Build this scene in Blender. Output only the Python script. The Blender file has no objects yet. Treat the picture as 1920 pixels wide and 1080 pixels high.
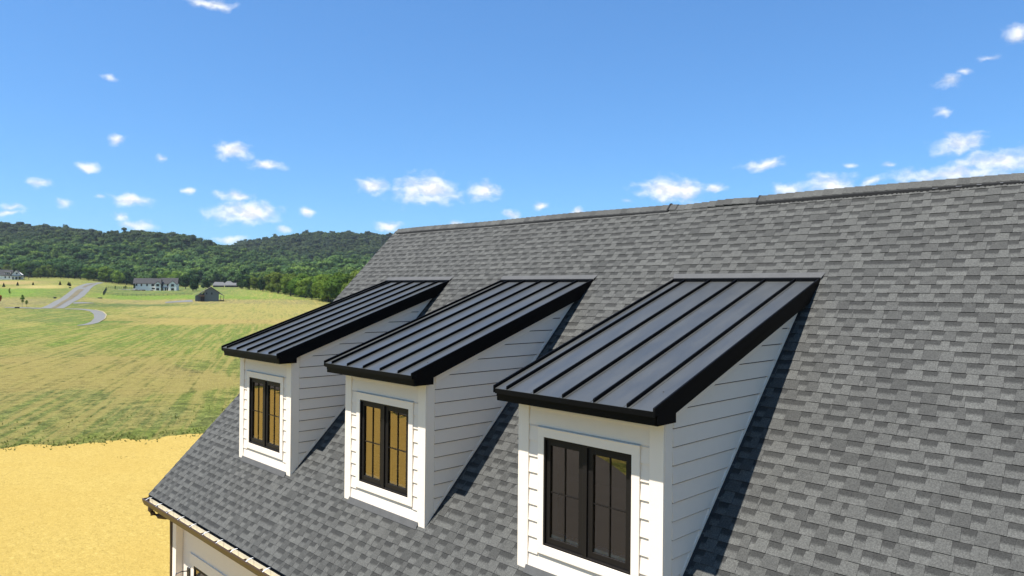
import bpy, bmesh, math, random
import numpy as np
from mathutils import Vector, Matrix
random.seed(7); rng = np.random.default_rng(7)
scene = bpy.context.scene
COL = scene.collection

# ------------------------------------------------------------------ camera
CAM = np.array([6.471928, -6.516496, 3.454517])
RT = np.array([0.701955, 0.712158, 0.009528]); UP = np.array([-0.003813, -0.009619, 0.999946]); FW = np.array([-0.712211, 0.701954, 0.004037])
FPX = 1365.617
cam = bpy.data.cameras.new("camera"); camo = bpy.data.objects.new("camera", cam); COL.objects.link(camo)
cam.sensor_width = 36; cam.lens = FPX / 1920 * 36; cam.clip_start = 0.1; cam.clip_end = 12000
camo.matrix_world = Matrix(((RT[0], UP[0], -FW[0], CAM[0]), (RT[1], UP[1], -FW[1], CAM[1]), (RT[2], UP[2], -FW[2], CAM[2]), (0, 0, 0, 1)))
scene.camera = camo

# ------------------------------------------------------------------ light
SUN = Vector((-0.30, -1.0, 2.18)).normalized()
sun = bpy.data.lights.new("sun", 'SUN'); sun.energy = 5.0; sun.angle = math.radians(0.53); sun.color = (1.0, 0.96, 0.905)
suno = bpy.data.objects.new("sun", sun); COL.objects.link(suno)
suno.rotation_euler = SUN.to_track_quat('Z', 'Y').to_euler()
scene.view_settings.view_transform = 'Standard'; scene.view_settings.look = 'None'
scene.view_settings.exposure = 1.0; scene.view_settings.gamma = 1.0; scene.view_settings.use_curve_mapping = False
try:
    scene.cycles.use_denoising = True; scene.cycles.max_bounces = 6; scene.cycles.transparent_max_bounces = 12
except Exception: pass

def ray(u, v): return FW + RT * (u - 960) / FPX + UP * (540 - v) / FPX

# ------------------------------------------------------------------ node helpers
class NT:
    def __init__(s, tree): s.t = tree; s.n = tree.nodes; s.l = tree.links
    def add(s, ty, **k):
        n = s.n.new(ty)
        for a, b in k.items(): setattr(n, a, b)
        return n
    def set(s, sock, v):
        if isinstance(v, bpy.types.NodeSocket): s.l.new(v, sock)
        elif v is not None: sock.default_value = v
    def math(s, op, a, b=None, c=None, clamp=False):
        n = s.add('ShaderNodeMath', operation=op, use_clamp=clamp); s.set(n.inputs[0], a)
        if b is not None: s.set(n.inputs[1], b)
        if c is not None: s.set(n.inputs[2], c)
        return n.outputs[0]
    def vmath(s, op, a, b=None, sc=None):
        n = s.add('ShaderNodeVectorMath', operation=op); s.set(n.inputs[0], a)
        if b is not None: s.set(n.inputs[1], b)
        if sc is not None: s.set(n.inputs['Scale'], sc)
        return n.outputs['Value'] if op in ('LENGTH', 'DOT_PRODUCT', 'DISTANCE') else n.outputs[0]
    def noise(s, vec, scale, detail=3, rough=.55, dist=0.0):
        n = s.add('ShaderNodeTexNoise'); s.set(n.inputs['Vector'], vec); n.inputs['Scale'].default_value = scale
        n.inputs['Detail'].default_value = detail; n.inputs['Roughness'].default_value = rough; n.inputs['Distortion'].default_value = dist
        return n.outputs[0]
    def ramp(s, f, a, b, c=0.0, d=1.0, smooth=True):
        n = s.add('ShaderNodeMapRange', clamp=True); n.interpolation_type = 'SMOOTHSTEP' if smooth else 'LINEAR'
        s.set(n.inputs[0], f); s.set(n.inputs[1], a); s.set(n.inputs[2], b); s.set(n.inputs[3], c); s.set(n.inputs[4], d)
        return n.outputs[0]
    def mix(s, f, a, b, bt='MIX'):
        n = s.add('ShaderNodeMix', data_type='RGBA', blend_type=bt); s.set(n.inputs[0], f); s.set(n.inputs[6], a); s.set(n.inputs[7], b)
        return n.outputs[2]
def c4(c): return (c[0], c[1], c[2], 1.0)

# ------------------------------------------------------------------ world: sky and clouds
world = bpy.data.worlds.new("World"); scene.world = world; world.use_nodes = True
W = NT(world.node_tree); W.n.clear()
sky = W.add('ShaderNodeTexSky', sky_type='NISHITA'); sky.sun_disc = False
sky.sun_elevation = math.asin(SUN.z); sky.sun_rotation = math.atan2(SUN.x, SUN.y)
sky.altitude = 300; sky.air_density = 1.0; sky.dust_density = 0.25; sky.ozone_density = 2.5
tc = W.add('ShaderNodeTexCoord'); dirv = tc.outputs['Generated']
sep = W.add('ShaderNodeSeparateXYZ'); W.set(sep.inputs[0], dirv)
az = W.math('ARCTAN2', sep.outputs[0], sep.outputs[1]); el = W.math('ARCSINE', sep.outputs[2])
comb = W.add('ShaderNodeCombineXYZ'); W.set(comb.inputs[0], az); W.set(comb.inputs[1], el); P0 = comb.outputs[0]
CL = [(395,3,45,11,.8),(205,145,20,8,.3),(220,258,17,10,.8),(307,293,12,7,.6),(437,278,36,16,1),(500,307,36,10,.9),(167,308,22,10,.8),(75,343,20,8,.7),
 (122,380,16,8,.7),(190,371,16,5,.4),(245,372,34,10,.9),(352,356,16,9,.8),(445,366,45,9,.8),(462,395,58,17,1.15),(575,397,17,9,.8),(20,384,26,8,.55),(8,395,28,7,.7),
 (226,402,22,9,.5),(262,418,34,9,.85),(430,446,42,8,.5),(530,429,22,8,.6),(700,346,32,15,1),(800,350,60,25,1.15),(908,357,30,16,1.05),(1013,382,18,9,.95),
 (730,418,30,11,.9),(852,416,18,7,.7),(960,402,25,10,.6),(1085,396,18,8,.9),(1262,349,68,18,1.15),(1340,350,28,10,.8),(1432,306,46,13,.75),(1560,342,40,19,1.05),
 (1480,352,36,13,.8),(1178,379,18,6,.5),(1797,267,44,17,.8),(1595,303,22,9,.4),(1665,310,20,9,.35),(1790,322,130,16,.75),(1870,300,80,20,.8),(1775,152,28,12,.6),
 (1768,207,18,11,.5),(1812,132,16,6,.5),(1905,62,22,17,.7),(1860,108,25,8,.3),(1630,338,22,10,.5)]
wn = W.add('ShaderNodeTexNoise'); W.set(wn.inputs['Vector'], P0); wn.inputs['Scale'].default_value = 30; wn.inputs['Detail'].default_value = 4
warp = W.vmath('SCALE', W.vmath('SUBTRACT', wn.outputs['Color'], (.5, .5, .5)), sc=.020)
P1 = W.vmath('ADD', P0, warp)
acc = None
for (u, v, hw, hh, a) in CL:
    r = ray(u, v + hh * .25); r = r / np.linalg.norm(r)
    ca, ce = math.atan2(r[0], r[1]), math.asin(r[2])
    q = W.vmath('MULTIPLY', W.vmath('SUBTRACT', P1, (ca, ce, 0)), (FPX / (hw * 1.15), FPX / (hh * 1.35), 1))
    val = W.math('MULTIPLY_ADD', W.vmath('LENGTH', q), -1.0, .36 + .62 * a)
    acc = val if acc is None else W.math('MAXIMUM', acc, val)
big = W.noise(W.vmath('MULTIPLY', P0, (1, 2.6, 1)), 7, 6, .6)
away = W.ramp(W.math('ABSOLUTE', W.math('ADD', az, math.radians(45.4))), math.radians(38), math.radians(60))
gen = W.math('MULTIPLY', W.math('SUBTRACT', big, .58), 3.0)
gen = W.math('SUBTRACT', gen, W.math('SUBTRACT', 2.0, W.math('MULTIPLY', away, 2.0)))
acc = W.math('MAXIMUM', acc, gen)
fine = W.noise(W.vmath('MULTIPLY', P1, (1, 1.6, 1)), 55, 5, .50)
dens = W.math('ADD', acc, W.math('MULTIPLY', W.math('SUBTRACT', fine, .50), 1.35))
mask = W.ramp(dens, -.06, 1.0)
lit = W.noise(W.vmath('ADD', W.vmath('MULTIPLY', P1, (1, 1.6, 1)), (0, .009, 0)), 55, 5, .50)
shade = W.ramp(W.math('SUBTRACT', fine, lit), -.10, .10, .80, 1.0)
gm = W.add('ShaderNodeGamma'); W.set(gm.inputs[0], sky.outputs[0]); gm.inputs[1].default_value = .74
skyc = W.mix(1.0, gm.outputs[0], (0.62, 1.13, 1.70, 1), 'MULTIPLY')
cc = W.vmath('SCALE', (7.0, 7.1, 7.3), sc=shade)
mixc = W.mix(W.math('MULTIPLY', mask, .95), skyc, cc)
bg = W.add('ShaderNodeBackground'); W.set(bg.inputs[0], mixc); bg.inputs[1].default_value = 0.082
wo = W.add('ShaderNodeOutputWorld'); W.l.new(bg.outputs[0], wo.inputs[0])

# ------------------------------------------------------------------ materials
def mat(name, col=(.5, .5, .5), rough=.6, metal=0., spec=.5, nscale=None, namt=.1, bump=0., coat=0.):
    if max(col) < .55: col = tuple(x*.68 for x in col)
    m = bpy.data.materials.new(name); m.use_nodes = True; N = NT(m.node_tree)
    b = N.n['Principled BSDF']; b.inputs['Roughness'].default_value = rough; b.inputs['Metallic'].default_value = metal
    b.inputs['Specular IOR Level'].default_value = spec; b.inputs['Coat Weight'].default_value = coat
    if nscale:
        g = N.add('ShaderNodeNewGeometry').outputs['Position']
        n1 = N.noise(g, nscale, 4, .6); n2 = N.noise(g, nscale * .13, 2)
        f = N.math('ADD', N.math('MULTIPLY', N.math('SUBTRACT', n1, .5), namt * 2), N.math('MULTIPLY', N.math('SUBTRACT', n2, .5), namt * 1.6))
        cm = N.mix(1.0, c4(col), N.vmath('SCALE', (1, 1, 1), sc=N.math('ADD', f, 1.0)), 'MULTIPLY')
        N.set(b.inputs['Base Color'], cm)
        if bump:
            bp = N.add('ShaderNodeBump'); bp.inputs['Strength'].default_value = bump; bp.inputs['Distance'].default_value = .01
            N.set(bp.inputs['Height'], n1); N.l.new(bp.outputs[0], b.inputs['Normal'])
    else: b.inputs['Base Color'].default_value = c4(col)
    return m
M = {}
M['white'] = mat('painted_fibre_cement', (.76, .665, .545), .55, nscale=9, namt=.03)
M['trimwhite'] = mat('painted_trim', (.79, .70, .58), .5, nscale=6, namt=.02)
M['black'] = mat('black_metal_trim', (.0025, .0025, .0028), .5, spec=.10, nscale=20, namt=.15)
M['bronze'] = mat('dark_bronze_gutter', (.060, .034, .022), .45, nscale=12, namt=.15)
M['gutterin'] = mat('cream_gutter_lining', (.56, .50, .36), .5, nscale=3, namt=.08)
M['clip'] = mat('white_clip', (.8, .8, .8), .35)
M['muntin'] = mat('bronze_muntin', (.03, .022, .016), .5, spec=.2)
M['sash'] = mat('black_sash', (.015, .0125, .011), .5, spec=.2)
M['flash'] = mat('grey_apron', (.10, .10, .097), .95, nscale=40, namt=.25)
M['flashlight'] = mat('step_flashing', (.30, .30, .31), .6, nscale=30, namt=.15)
M['interior'] = mat('dark_interior', (.05, .05, .05), .9)
M['vent'] = mat('black_vent_mesh', (.008, .008, .008), .9)
M['stone'] = mat('stone_veneer', (.34, .26, .22), .85, nscale=6, namt=.45, bump=.5)
M['lantern'] = mat('lantern_black', (.02, .02, .02), .45)
M['frost'] = mat('lantern_glass', (.6, .6, .58), .15)
M['soffit'] = mat('soffit', (.6, .6, .58), .7)
M['deck'] = mat('underlay', (.03, .03, .03), .9)
def metal_mat():
    m = bpy.data.materials.new('charcoal_standing_seam'); m.use_nodes = True; N = NT(m.node_tree); b = N.n['Principled BSDF']
    g = N.add('ShaderNodeNewGeometry').outputs['Position']
    n1 = N.noise(g, 260, 2, .7); n2 = N.noise(N.vmath('MULTIPLY', g, (1, .25, .25)), 5, 4, .6)
    f = N.math('ADD', N.ramp(n1, .3, .75, .85, 1.25), N.math('MULTIPLY', N.math('SUBTRACT', n2, .5), .5))
    N.set(b.inputs['Base Color'], N.mix(1.0, (.040, .041, .038, 1), N.vmath('SCALE', (1, 1, 1), sc=f), 'MULTIPLY'))
    N.set(b.inputs['Roughness'], N.ramp(n2, .3, .7, .34, .43)); b.inputs['Specular IOR Level'].default_value = 1.0; b.inputs['Specular Tint'].default_value = (.98, .98, .92, 1); b.inputs['Coat Weight'].default_value = .1; b.inputs['Coat Roughness'].default_value = .25
    bp = N.add('ShaderNodeBump'); bp.inputs['Strength'].default_value = .25; bp.inputs['Distance'].default_value = .01
    N.set(bp.inputs['Height'], N.noise(N.vmath('MULTIPLY', g, (1, .3, .3)), 6, 2)); N.l.new(bp.outputs[0], b.inputs['Normal'])
    return m
M['metal'] = metal_mat()
def glass_mat():
    m = bpy.data.materials.new('window_glass'); m.use_nodes = True; N = NT(m.node_tree); N.n.clear()
    fr = N.add('ShaderNodeFresnel'); fr.inputs[0].default_value = 1.95
    tr = N.add('ShaderNodeBsdfTransparent'); tr.inputs[0].default_value = (.60, .64, .61, 1)
    gl = N.add('ShaderNodeBsdfGlossy'); gl.inputs['Roughness'].default_value = .008; gl.inputs['Color'].default_value = (1.0, .84, .66, 1)
    g = N.add('ShaderNodeNewGeometry').outputs['Position']
    bp = N.add('ShaderNodeBump'); bp.inputs['Strength'].default_value = .05; bp.inputs['Distance'].default_value = .02
    N.set(bp.inputs['Height'], N.noise(g, 2.2, 1)); N.l.new(bp.outputs[0], gl.inputs['Normal'])
    mx = N.add('ShaderNodeMixShader'); N.set(mx.inputs[0], N.math('ADD', fr.outputs[0], .15)); N.l.new(tr.outputs[0], mx.inputs[1]); N.l.new(gl.outputs[0], mx.inputs[2])
    o = N.add('ShaderNodeOutputMaterial'); N.l.new(mx.outputs[0], o.inputs[0]); return m
M['glass'] = glass_mat()
def shingle_mat():
    m = bpy.data.materials.new('asphalt_shingle'); m.use_nodes = True; N = NT(m.node_tree); b = N.n['Principled BSDF']
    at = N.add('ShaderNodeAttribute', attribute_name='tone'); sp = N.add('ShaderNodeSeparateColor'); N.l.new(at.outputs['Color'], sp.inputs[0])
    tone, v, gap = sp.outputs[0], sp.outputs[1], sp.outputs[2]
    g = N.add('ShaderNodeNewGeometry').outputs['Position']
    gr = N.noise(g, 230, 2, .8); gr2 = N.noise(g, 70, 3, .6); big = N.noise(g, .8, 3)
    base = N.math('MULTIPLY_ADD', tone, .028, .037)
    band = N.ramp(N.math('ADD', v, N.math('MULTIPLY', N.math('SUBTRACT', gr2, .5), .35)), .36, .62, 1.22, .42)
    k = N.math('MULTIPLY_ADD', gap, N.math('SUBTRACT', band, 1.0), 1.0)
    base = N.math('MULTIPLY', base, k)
    base = N.math('MULTIPLY', base, N.ramp(gr, .25, .75, .62, 1.40, False))
    base = N.math('MULTIPLY', base, N.ramp(N.noise(g, 66, 3, .8), .34, .66, .58, 1.45, False))
    base = N.math('MULTIPLY', base, N.ramp(big, .3, .7, .93, 1.07))
    base = N.math('MAXIMUM', base, .005)
    cc = N.add('ShaderNodeCombineColor'); N.set(cc.inputs[0], base); N.set(cc.inputs[1], base); N.set(cc.inputs[2], N.math('MULTIPLY', base, .90))
    N.l.new(cc.outputs[0], b.inputs['Base Color']); b.inputs['Roughness'].default_value = .85; b.inputs['Specular IOR Level'].default_value = .35
    bp = N.add('ShaderNodeBump'); bp.inputs['Strength'].default_value = .35; bp.inputs['Distance'].default_value = .004
    N.set(bp.inputs['Height'], gr); N.l.new(bp.outputs[0], b.inputs['Normal']); return m
M['shingle'] = shingle_mat()

# ------------------------------------------------------------------ mesh helpers
def mesh_obj(name, verts, faces, m=None, parent=None, smooth=False, col=None):
    me = bpy.data.meshes.new(name); me.from_pydata([tuple(v) for v in verts], [], [tuple(f) for f in faces])
    if m: me.materials.append(M[m] if isinstance(m, str) else m)
    if smooth: me.polygons.foreach_set('use_smooth', [True] * len(me.polygons))
    if col is not None:
        a = me.color_attributes.new('tone', 'FLOAT_COLOR', 'POINT'); a.data.foreach_set('color', np.asarray(col, dtype=np.float32).ravel())
    me.update(); o = bpy.data.objects.new(name, me); COL.objects.link(o)
    if parent: o.parent = parent
    return o
class MB:
    def __init__(s): s.v = []; s.f = []
    def poly(s, pts, faces): b = len(s.v); s.v += [tuple(p) for p in pts]; s.f += [tuple(i + b for i in f) for f in faces]; return s
    def box(s, x0, x1, y0, y1, z0, z1):
        return s.poly([(x0,y0,z0),(x1,y0,z0),(x1,y1,z0),(x0,y1,z0),(x0,y0,z1),(x1,y0,z1),(x1,y1,z1),(x0,y1,z1)],
                      [(0,3,2,1),(4,5,6,7),(0,1,5,4),(1,2,6,5),(2,3,7,6),(3,0,4,7)])
    def prism_x(s, yz, x0, x1):      # polygon in the (y, z) plane pushed along x
        n = len(yz); return s.poly([(x0, y, z) for y, z in yz] + [(x1, y, z) for y, z in yz],
            [tuple(range(n))[::-1], tuple(range(n, 2*n))] + [(i, (i+1) % n, n + (i+1) % n, n + i) for i in range(n)])
    def prism_y(s, xz, y0, y1):
        n = len(xz); return s.poly([(x, y0, z) for x, z in xz] + [(x, y1, z) for x, z in xz],
            [tuple(range(n)), tuple(range(n, 2*n))[::-1]] + [((i+1) % n, i, n + i, n + (i+1) % n) for i in range(n)])
    def prism_z(s, xy, z0, z1):
        n = len(xy); return s.poly([(x, y, z0) for x, y in xy] + [(x, y, z1) for x, y in xy],
            [tuple(range(n))[::-1], tuple(range(n, 2*n))] + [(i, (i+1) % n, n + (i+1) % n, n + i) for i in range(n)])
    def tube(s, pts, r, n=8):
        pts = [Vector(p) for p in pts]; rs = r if isinstance(r, (list, tuple)) else [r] * len(pts); base = len(s.v)
        for i, p in enumerate(pts):
            d = (pts[min(i+1, len(pts)-1)] - pts[max(i-1, 0)]).normalized(); a = d.orthogonal().normalized() if abs(d.z) < .95 else Vector((1,0,0)); a = (a - d*a.dot(d)).normalized(); b = d.cross(a)
            for k in range(n):
                t = 2*math.pi*k/n; s.v.append(tuple(p + (a*math.cos(t) + b*math.sin(t))*rs[i]))
        for i in range(len(pts)-1):
            for k in range(n): s.f.append((base+i*n+k, base+i*n+(k+1) % n, base+(i+1)*n+(k+1) % n, base+(i+1)*n+k))
        s.f.append(tuple(base+k for k in range(n))[::-1]); s.f.append(tuple(base+(len(pts)-1)*n+k for k in range(n)))
        return s
    def build(s, name, m, parent=None, smooth=False, bevel=0):
        o = mesh_obj(name, s.v, s.f, m, parent, smooth)
        bm = bmesh.new(); bm.from_mesh(o.data); bmesh.ops.recalc_face_normals(bm, faces=bm.faces)
        if bevel: bmesh.ops.bevel(bm, geom=bm.edges[:], offset=bevel, segments=1, affect='EDGES')
        bm.to_mesh(o.data); bm.free(); return o
def box(name, m, parent, x0, x1, y0, y1, z0, z1, bevel=0): return MB().box(x0, x1, y0, y1, z0, z1).build(name, m, parent, bevel=bevel)
def empty(name, loc=(0,0,0), rz=0, label=None, cat=None, group=None):
    o = bpy.data.objects.new(name, None); COL.objects.link(o); o.location = loc; o.rotation_euler = (0, 0, rz); o.empty_display_size = .3
    tag(o, label, cat, group); return o
def tag(o, label=None, cat=None, group=None, kind=None):
    if label: o['label'] = label
    if cat: o['category'] = cat
    if group: o['group'] = group
    if kind: o['kind'] = kind
    return o
def copy_tree(o, parent=None):
    c = o.copy(); COL.objects.link(c)
    if parent: c.parent = parent
    for ch in list(o.children): copy_tree(ch, c)
    return c
def clip(poly, a, b, c):          # keep a*p0 + b*p1 + c >= 0
    out = []
    for i in range(len(poly)):
        p, q = poly[i], poly[(i+1) % len(poly)]; dp = a*p[0]+b*p[1]+c; dq = a*q[0]+b*q[1]+c
        if dp >= 0: out.append(p)
        if (dp >= 0) != (dq >= 0): t = dp/(dp-dq); out.append((p[0]+t*(q[0]-p[0]), p[1]+t*(q[1]-p[1])))
    return out

# ------------------------------------------------------------------ terrain
GZ0 = CAM[2] - 7.95
def prof(D, tab): return np.interp(D, [a for a, _ in tab], [b for _, b in tab])
LEFT = [(0,-7.95),(150,-7.9),(200,-7.4),(300,-5.0),(400,-1.5),(500,2.2),(600,6.6),(700,9.5),(5000,9.5)]
RIGHT = [(0,-7.95),(200,-7.9),(330,-6.3),(400,-4.4),(500,-1.2),(650,1.6),(700,2.5),(5000,2.5)]
H1 = [(-400,45),(-200,72),(0,76),(100,76),(200,75),(250,76),(290,77),(330,69),(380,60),(430,48),(520,35),(640,0),(9000,0)]
H2 = [(-9000,0),(200,20),(300,45),(400,74),(430,84),(460,94),(520,106),(600,109),(735,111),(1500,120),(9000,90)]
def sm(t): t = np.clip(t, 0, 1); return t*t*(3-2*t)
def gz(x, y):
    x = np.asarray(x, float); y = np.asarray(y, float); dx = x-CAM[0]; dy = y-CAM[1]
    Dr = dx*FW[0]+dy*FW[1]; L = dx*RT[0]+dy*RT[1]; r = np.hypot(dx, dy)
    D = np.maximum(Dr, r*.5); uu = 960 + FPX*L/D
    w = sm((uu-110)/170.)
    h = prof(D, LEFT)*(1-w) + prof(D, RIGHT)*w
    h1 = np.interp(uu, [a for a, _ in H1], [b for _, b in H1]); h2 = np.interp(uu, [a for a, _ in H2], [b for _, b in H2])
    n = 5*np.sin(x*.013+y*.009)+4*np.sin(x*.023-y*.017+2)+2.5*np.sin(x*.05+y*.043+1)
    a = (h1)*sm((D-640)/620.)*(1-sm((D-1350)/500.))
    foot = 28*sm((D-640)/450.)*sm((uu-380)/120.)
    b = (h2)*(.12*sm((D-700)/300)+.88*sm((D-1000)/700.))*(1-.3*sm((D-1800)/900.))
    g = h + np.maximum(np.maximum(a, b), foot) + n*sm((D-700)/250.)
    g = g + .10*np.sin(x*.09+1)*np.sin(y*.075)*sm((r-60)/60.)
    return CAM[2] + g
def gz1(x, y): return float(gz(x, y))
def gpos(u, D):
    r = ray(u, 540); x = CAM[0]+r[0]*D; y = CAM[1]+r[1]*D; return x, y, gz1(x, y)
def hit(u, v):
    r = ray(u, v); D = np.concatenate([np.arange(15, 120, .5), np.arange(120, 1800, 1.0)])
    X = CAM[0]+r[0]*D; Y = CAM[1]+r[1]*D; Z = CAM[2]+r[2]*D; d = Z-gz(X, Y); k = np.argmax(d < 0)
    if k == 0: k = len(D)-1
    t = d[k-1]/(d[k-1]-d[k]+1e-9); Dh = D[k-1]+t*(D[k]-D[k-1]); return CAM[0]+r[0]*Dh, CAM[1]+r[1]*Dh
# ---- zones of the fields, as polygons on the ground (colour, roughness of edge)
def inpoly(px, py, P):
    c = np.zeros(px.shape, bool); n = len(P)
    for i in range(n):
        x0, y0 = P[i]; x1, y1 = P[(i+1) % n]
        c ^= ((y0 > py) != (y1 > py)) & (px < (x1-x0)*(py-y0)/(y1-y0+1e-12)+x0)
    return c
ZONES = [  # (pixel outline used to find the ground points, base colour, straw amount)
 ([(-60,640),(60,632),(180,640),(260,700),(330,760),(360,800),(-60,830)], (.185,.20,.053), .6),
 ([(-60,675),(150,665),(300,672),(420,690),(440,720),(300,730),(180,745),(-60,750)], (.22,.195,.06), .85),
 ([(-60,745),(120,735),(260,745),(400,752),(440,780),(380,803),(-60,832)], (.18,.20,.055), .5),
 ([(-60,600),(200,618),(420,606),(600,604),(560,660),(300,655),(-60,645)], (.175,.215,.045), .35),
 ([(230,573),(430,569),(640,571),(600,606),(420,607),(262,607)], (.25,.245,.07), .75),
 ([(196,592),(300,590),(330,606),(190,606)], (.11,.165,.035), .2),
 ([(270,596),(470,600),(600,596),(600,607),(265,609)], (.31,.24,.075), .95),
 ([(195,590),(235,590),(230,602),(196,601)], (.36,.27,.08), 1.),
 ([(150,563),(360,566),(360,573),(250,576),(110,578)], (.115,.155,.045), .2),
 ([(150,558),(340,560),(600,563),(600,572),(380,569),(150,566)], (.24,.215,.085), .5),
 ([(180,549),(360,551),(600,548),(600,560),(360,560),(165,558)], (.165,.245,.036), .15),
 ([(170,533),(430,537),(520,545),(600,553),(360,552),(180,550)], (.13,.175,.048), .2),
 ([(440,541),(530,546),(600,556),(600,562),(430,555)], (.20,.25,.05), .3),
 ([(-60,541),(110,541),(90,556),(-60,558)], (.155,.24,.036), .15),
 ([(110,541),(135,541),(105,560),(85,556)], (.10,.14,.04), .1),
 ([(-60,558),(105,560),(75,577),(-60,577)], (.225,.205,.09), .4),
 ([(-60,527),(70,527),(50,533),(-60,534)], (.36,.25,.12), .8),
 ([(55,535),(110,534),(118,540),(40,541)], (.52,.42,.17), 1.),
 ([(-60,577),(40,578),(30,590),(10,594),(-60,594)], (.20,.22,.05), .3),
 ([(30,580),(130,579),(172,586),(172,600),(140,608),(70,611),(20,598)], (.15,.19,.048), .25),
 ([(165,583),(178,590),(170,603),(150,609),(90,611),(150,603),(166,596)], (.08,.19,.022), .05),
 ([(-60,597),(30,600),(120,612),(-60,613)], (.22,.24,.06), .4),
]
def ground():
    th = []
    a = -180.0
    while a < 180.0:
        th.append(a); a += .28 if -2 < a < 42 else (1.0 if -40 < a < 60 else 4.0)
    th = np.radians(np.array(th)); R = [0.0]; r = 3.0
    while r < 3200: R.append(r); r *= 1.0165 if r < 800 else 1.024
    R = np.array(R[1:]); a0 = math.atan2(FW[1], FW[0])
    A, RR = np.meshgrid(a0+th, R, indexing='ij'); X = CAM[0]+RR*np.cos(A); Y = CAM[1]+RR*np.sin(A); Z = gz(X, Y)
    na, nr = A.shape; V = np.stack([X, Y, Z], -1).reshape(-1, 3)
    i = np.arange(na)[:, None]; j = np.arange(nr-1)[None, :]; i2 = (i+1) % na
    F = np.stack([i*nr+j+0*i, i*nr+j+1+0*i, i2*nr+j+1, i2*nr+j], -1).reshape(-1, 4)
    V = np.vstack([V, [[CAM[0], CAM[1], GZ0]]]); c = len(V)-1
    F = [tuple(f) for f in F] + [(k*nr, ((k+1) % na)*nr, c) for k in range(na)]
    x, y = V[:, 0], V[:, 1]; D = (x-CAM[0])*FW[0]+(y-CAM[1])*FW[1]
    colr = np.tile(np.array([.18, .205, .045]), (len(V), 1)); straw = np.full(len(V), .35)
    jx = x + 2.0*np.sin(y*.31)+1.3*np.sin(x*.57+y*.2); jy = y + 2.0*np.sin(x*.27+1)+1.2*np.sin(y*.63)
    for poly, cz, st in ZONES:
        P = [hit(u, v) for u, v in poly]; acc = np.zeros(len(V))
        for k in range(5):
            s = .004*D*(k != 0); ang = k*math.pi/2
            acc += inpoly(jx+s*6*math.cos(ang), jy+s*6*math.sin(ang), P)
        w = (acc/5)[:, None]; colr = colr*(1-w)+np.array(cz)*w; straw = straw*(1-w[:, 0])+st*w[:, 0]
    forest = sm((D-640)/60.)[:, None]; colr *= .68; colr = colr*(1-forest)+np.array([.03, .045, .015])*forest; straw *= (1-forest[:, 0])
    g = np.concatenate([colr, straw[:, None]], 1)
    m = bpy.data.materials.new('meadow'); m.use_nodes = True; N = NT(m.node_tree); b = N.n['Principled BSDF']
    at = N.add('ShaderNodeAttribute', attribute_name='tone'); gp = N.add('ShaderNodeNewGeometry').outputs['Position']
    def rot(vx, vy, sx, sy):       # stretched coordinates along a ground direction
        l = math.hypot(vx, vy); vx /= l; vy /= l
        cx = N.vmath('DOT_PRODUCT', gp, (vx*sx, vy*sx, 0)); cy = N.vmath('DOT_PRODUCT', gp, (-vy*sy, vx*sy, 0))
        k = N.add('ShaderNodeCombineXYZ'); N.set(k.inputs[0], cx); N.set(k.inputs[1], cy); return k.outputs[0]
    p0, p1 = hit(300, 690), hit(415, 608); dx, dy = p1[0]-p0[0], p1[1]-p0[1]
    strk = N.noise(rot(dx, dy, .022, .42), 1.0, 4, .62, .35); strk2 = N.noise(rot(dx, dy, .05, 1.5), 1.0, 3, .6, .3)
    rows = N.noise(rot(-dy, dx, .06, 1.4), 1.0, 2, .5, .2)
    fine = N.noise(gp, 5.5, 5, .8); fine2 = N.noise(gp, .9, 4, .7); patch = N.noise(gp, .06, 4, .6)
    s = N.math('ADD', N.math('MULTIPLY', strk, .42), N.math('MULTIPLY', strk2, .58)); s = N.math('ADD', s, N.math('MULTIPLY', patch, .25)); s = N.math('ADD', s, N.math('MULTIPLY', fine2, .35)); s = N.math('ADD', s, N.math('MULTIPLY', fine, .22)); s = N.math('ADD', s, N.math('MULTIPLY', rows, .12))
    thr = N.math('MULTIPLY_ADD', at.outputs['Alpha'], -.17, 1.01)
    f = N.ramp(N.math('SUBTRACT', s, thr), -.03, .12)
    straw_c = N.mix(fine, (.22, .17, .05, 1), (.34, .275, .09, 1))
    green = N.mix(1.0, at.outputs['Color'], N.vmath('SCALE', (1, 1, 1), sc=N.math('MULTIPLY', N.ramp(fine2, .32, .68, .62, 1.36), N.ramp(fine, .34, .66, .60, 1.42))), 'MULTIPLY')
    green = N.mix(N.ramp(patch, .42, .68, 0, .5), green, N.mix(1.0, green, (.82, 1.06, .62, 1), 'MULTIPLY'))
    cc = N.mix(N.math('MULTIPLY', f, N.ramp(at.outputs['Alpha'], 0, .3, 0, .62)), green, straw_c)
    N.set(b.inputs['Base Color'], cc); b.inputs['Roughness'].default_value = .95; b.inputs['Specular IOR Level'].default_value = .1
    bp = N.add('ShaderNodeBump'); bp.inputs['Strength'].default_value = .9; bp.inputs['Distance'].default_value = .22
    N.set(bp.inputs['Height'], N.math('ADD', fine, fine2)); N.l.new(bp.outputs[0], b.inputs['Normal'])
    o = mesh_obj('meadow', V, F, m, smooth=True, col=g); tag(o, kind='structure'); o['label'] = 'mown meadow and fields of green and straw-coloured grass rolling to the hills'
ground()

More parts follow.
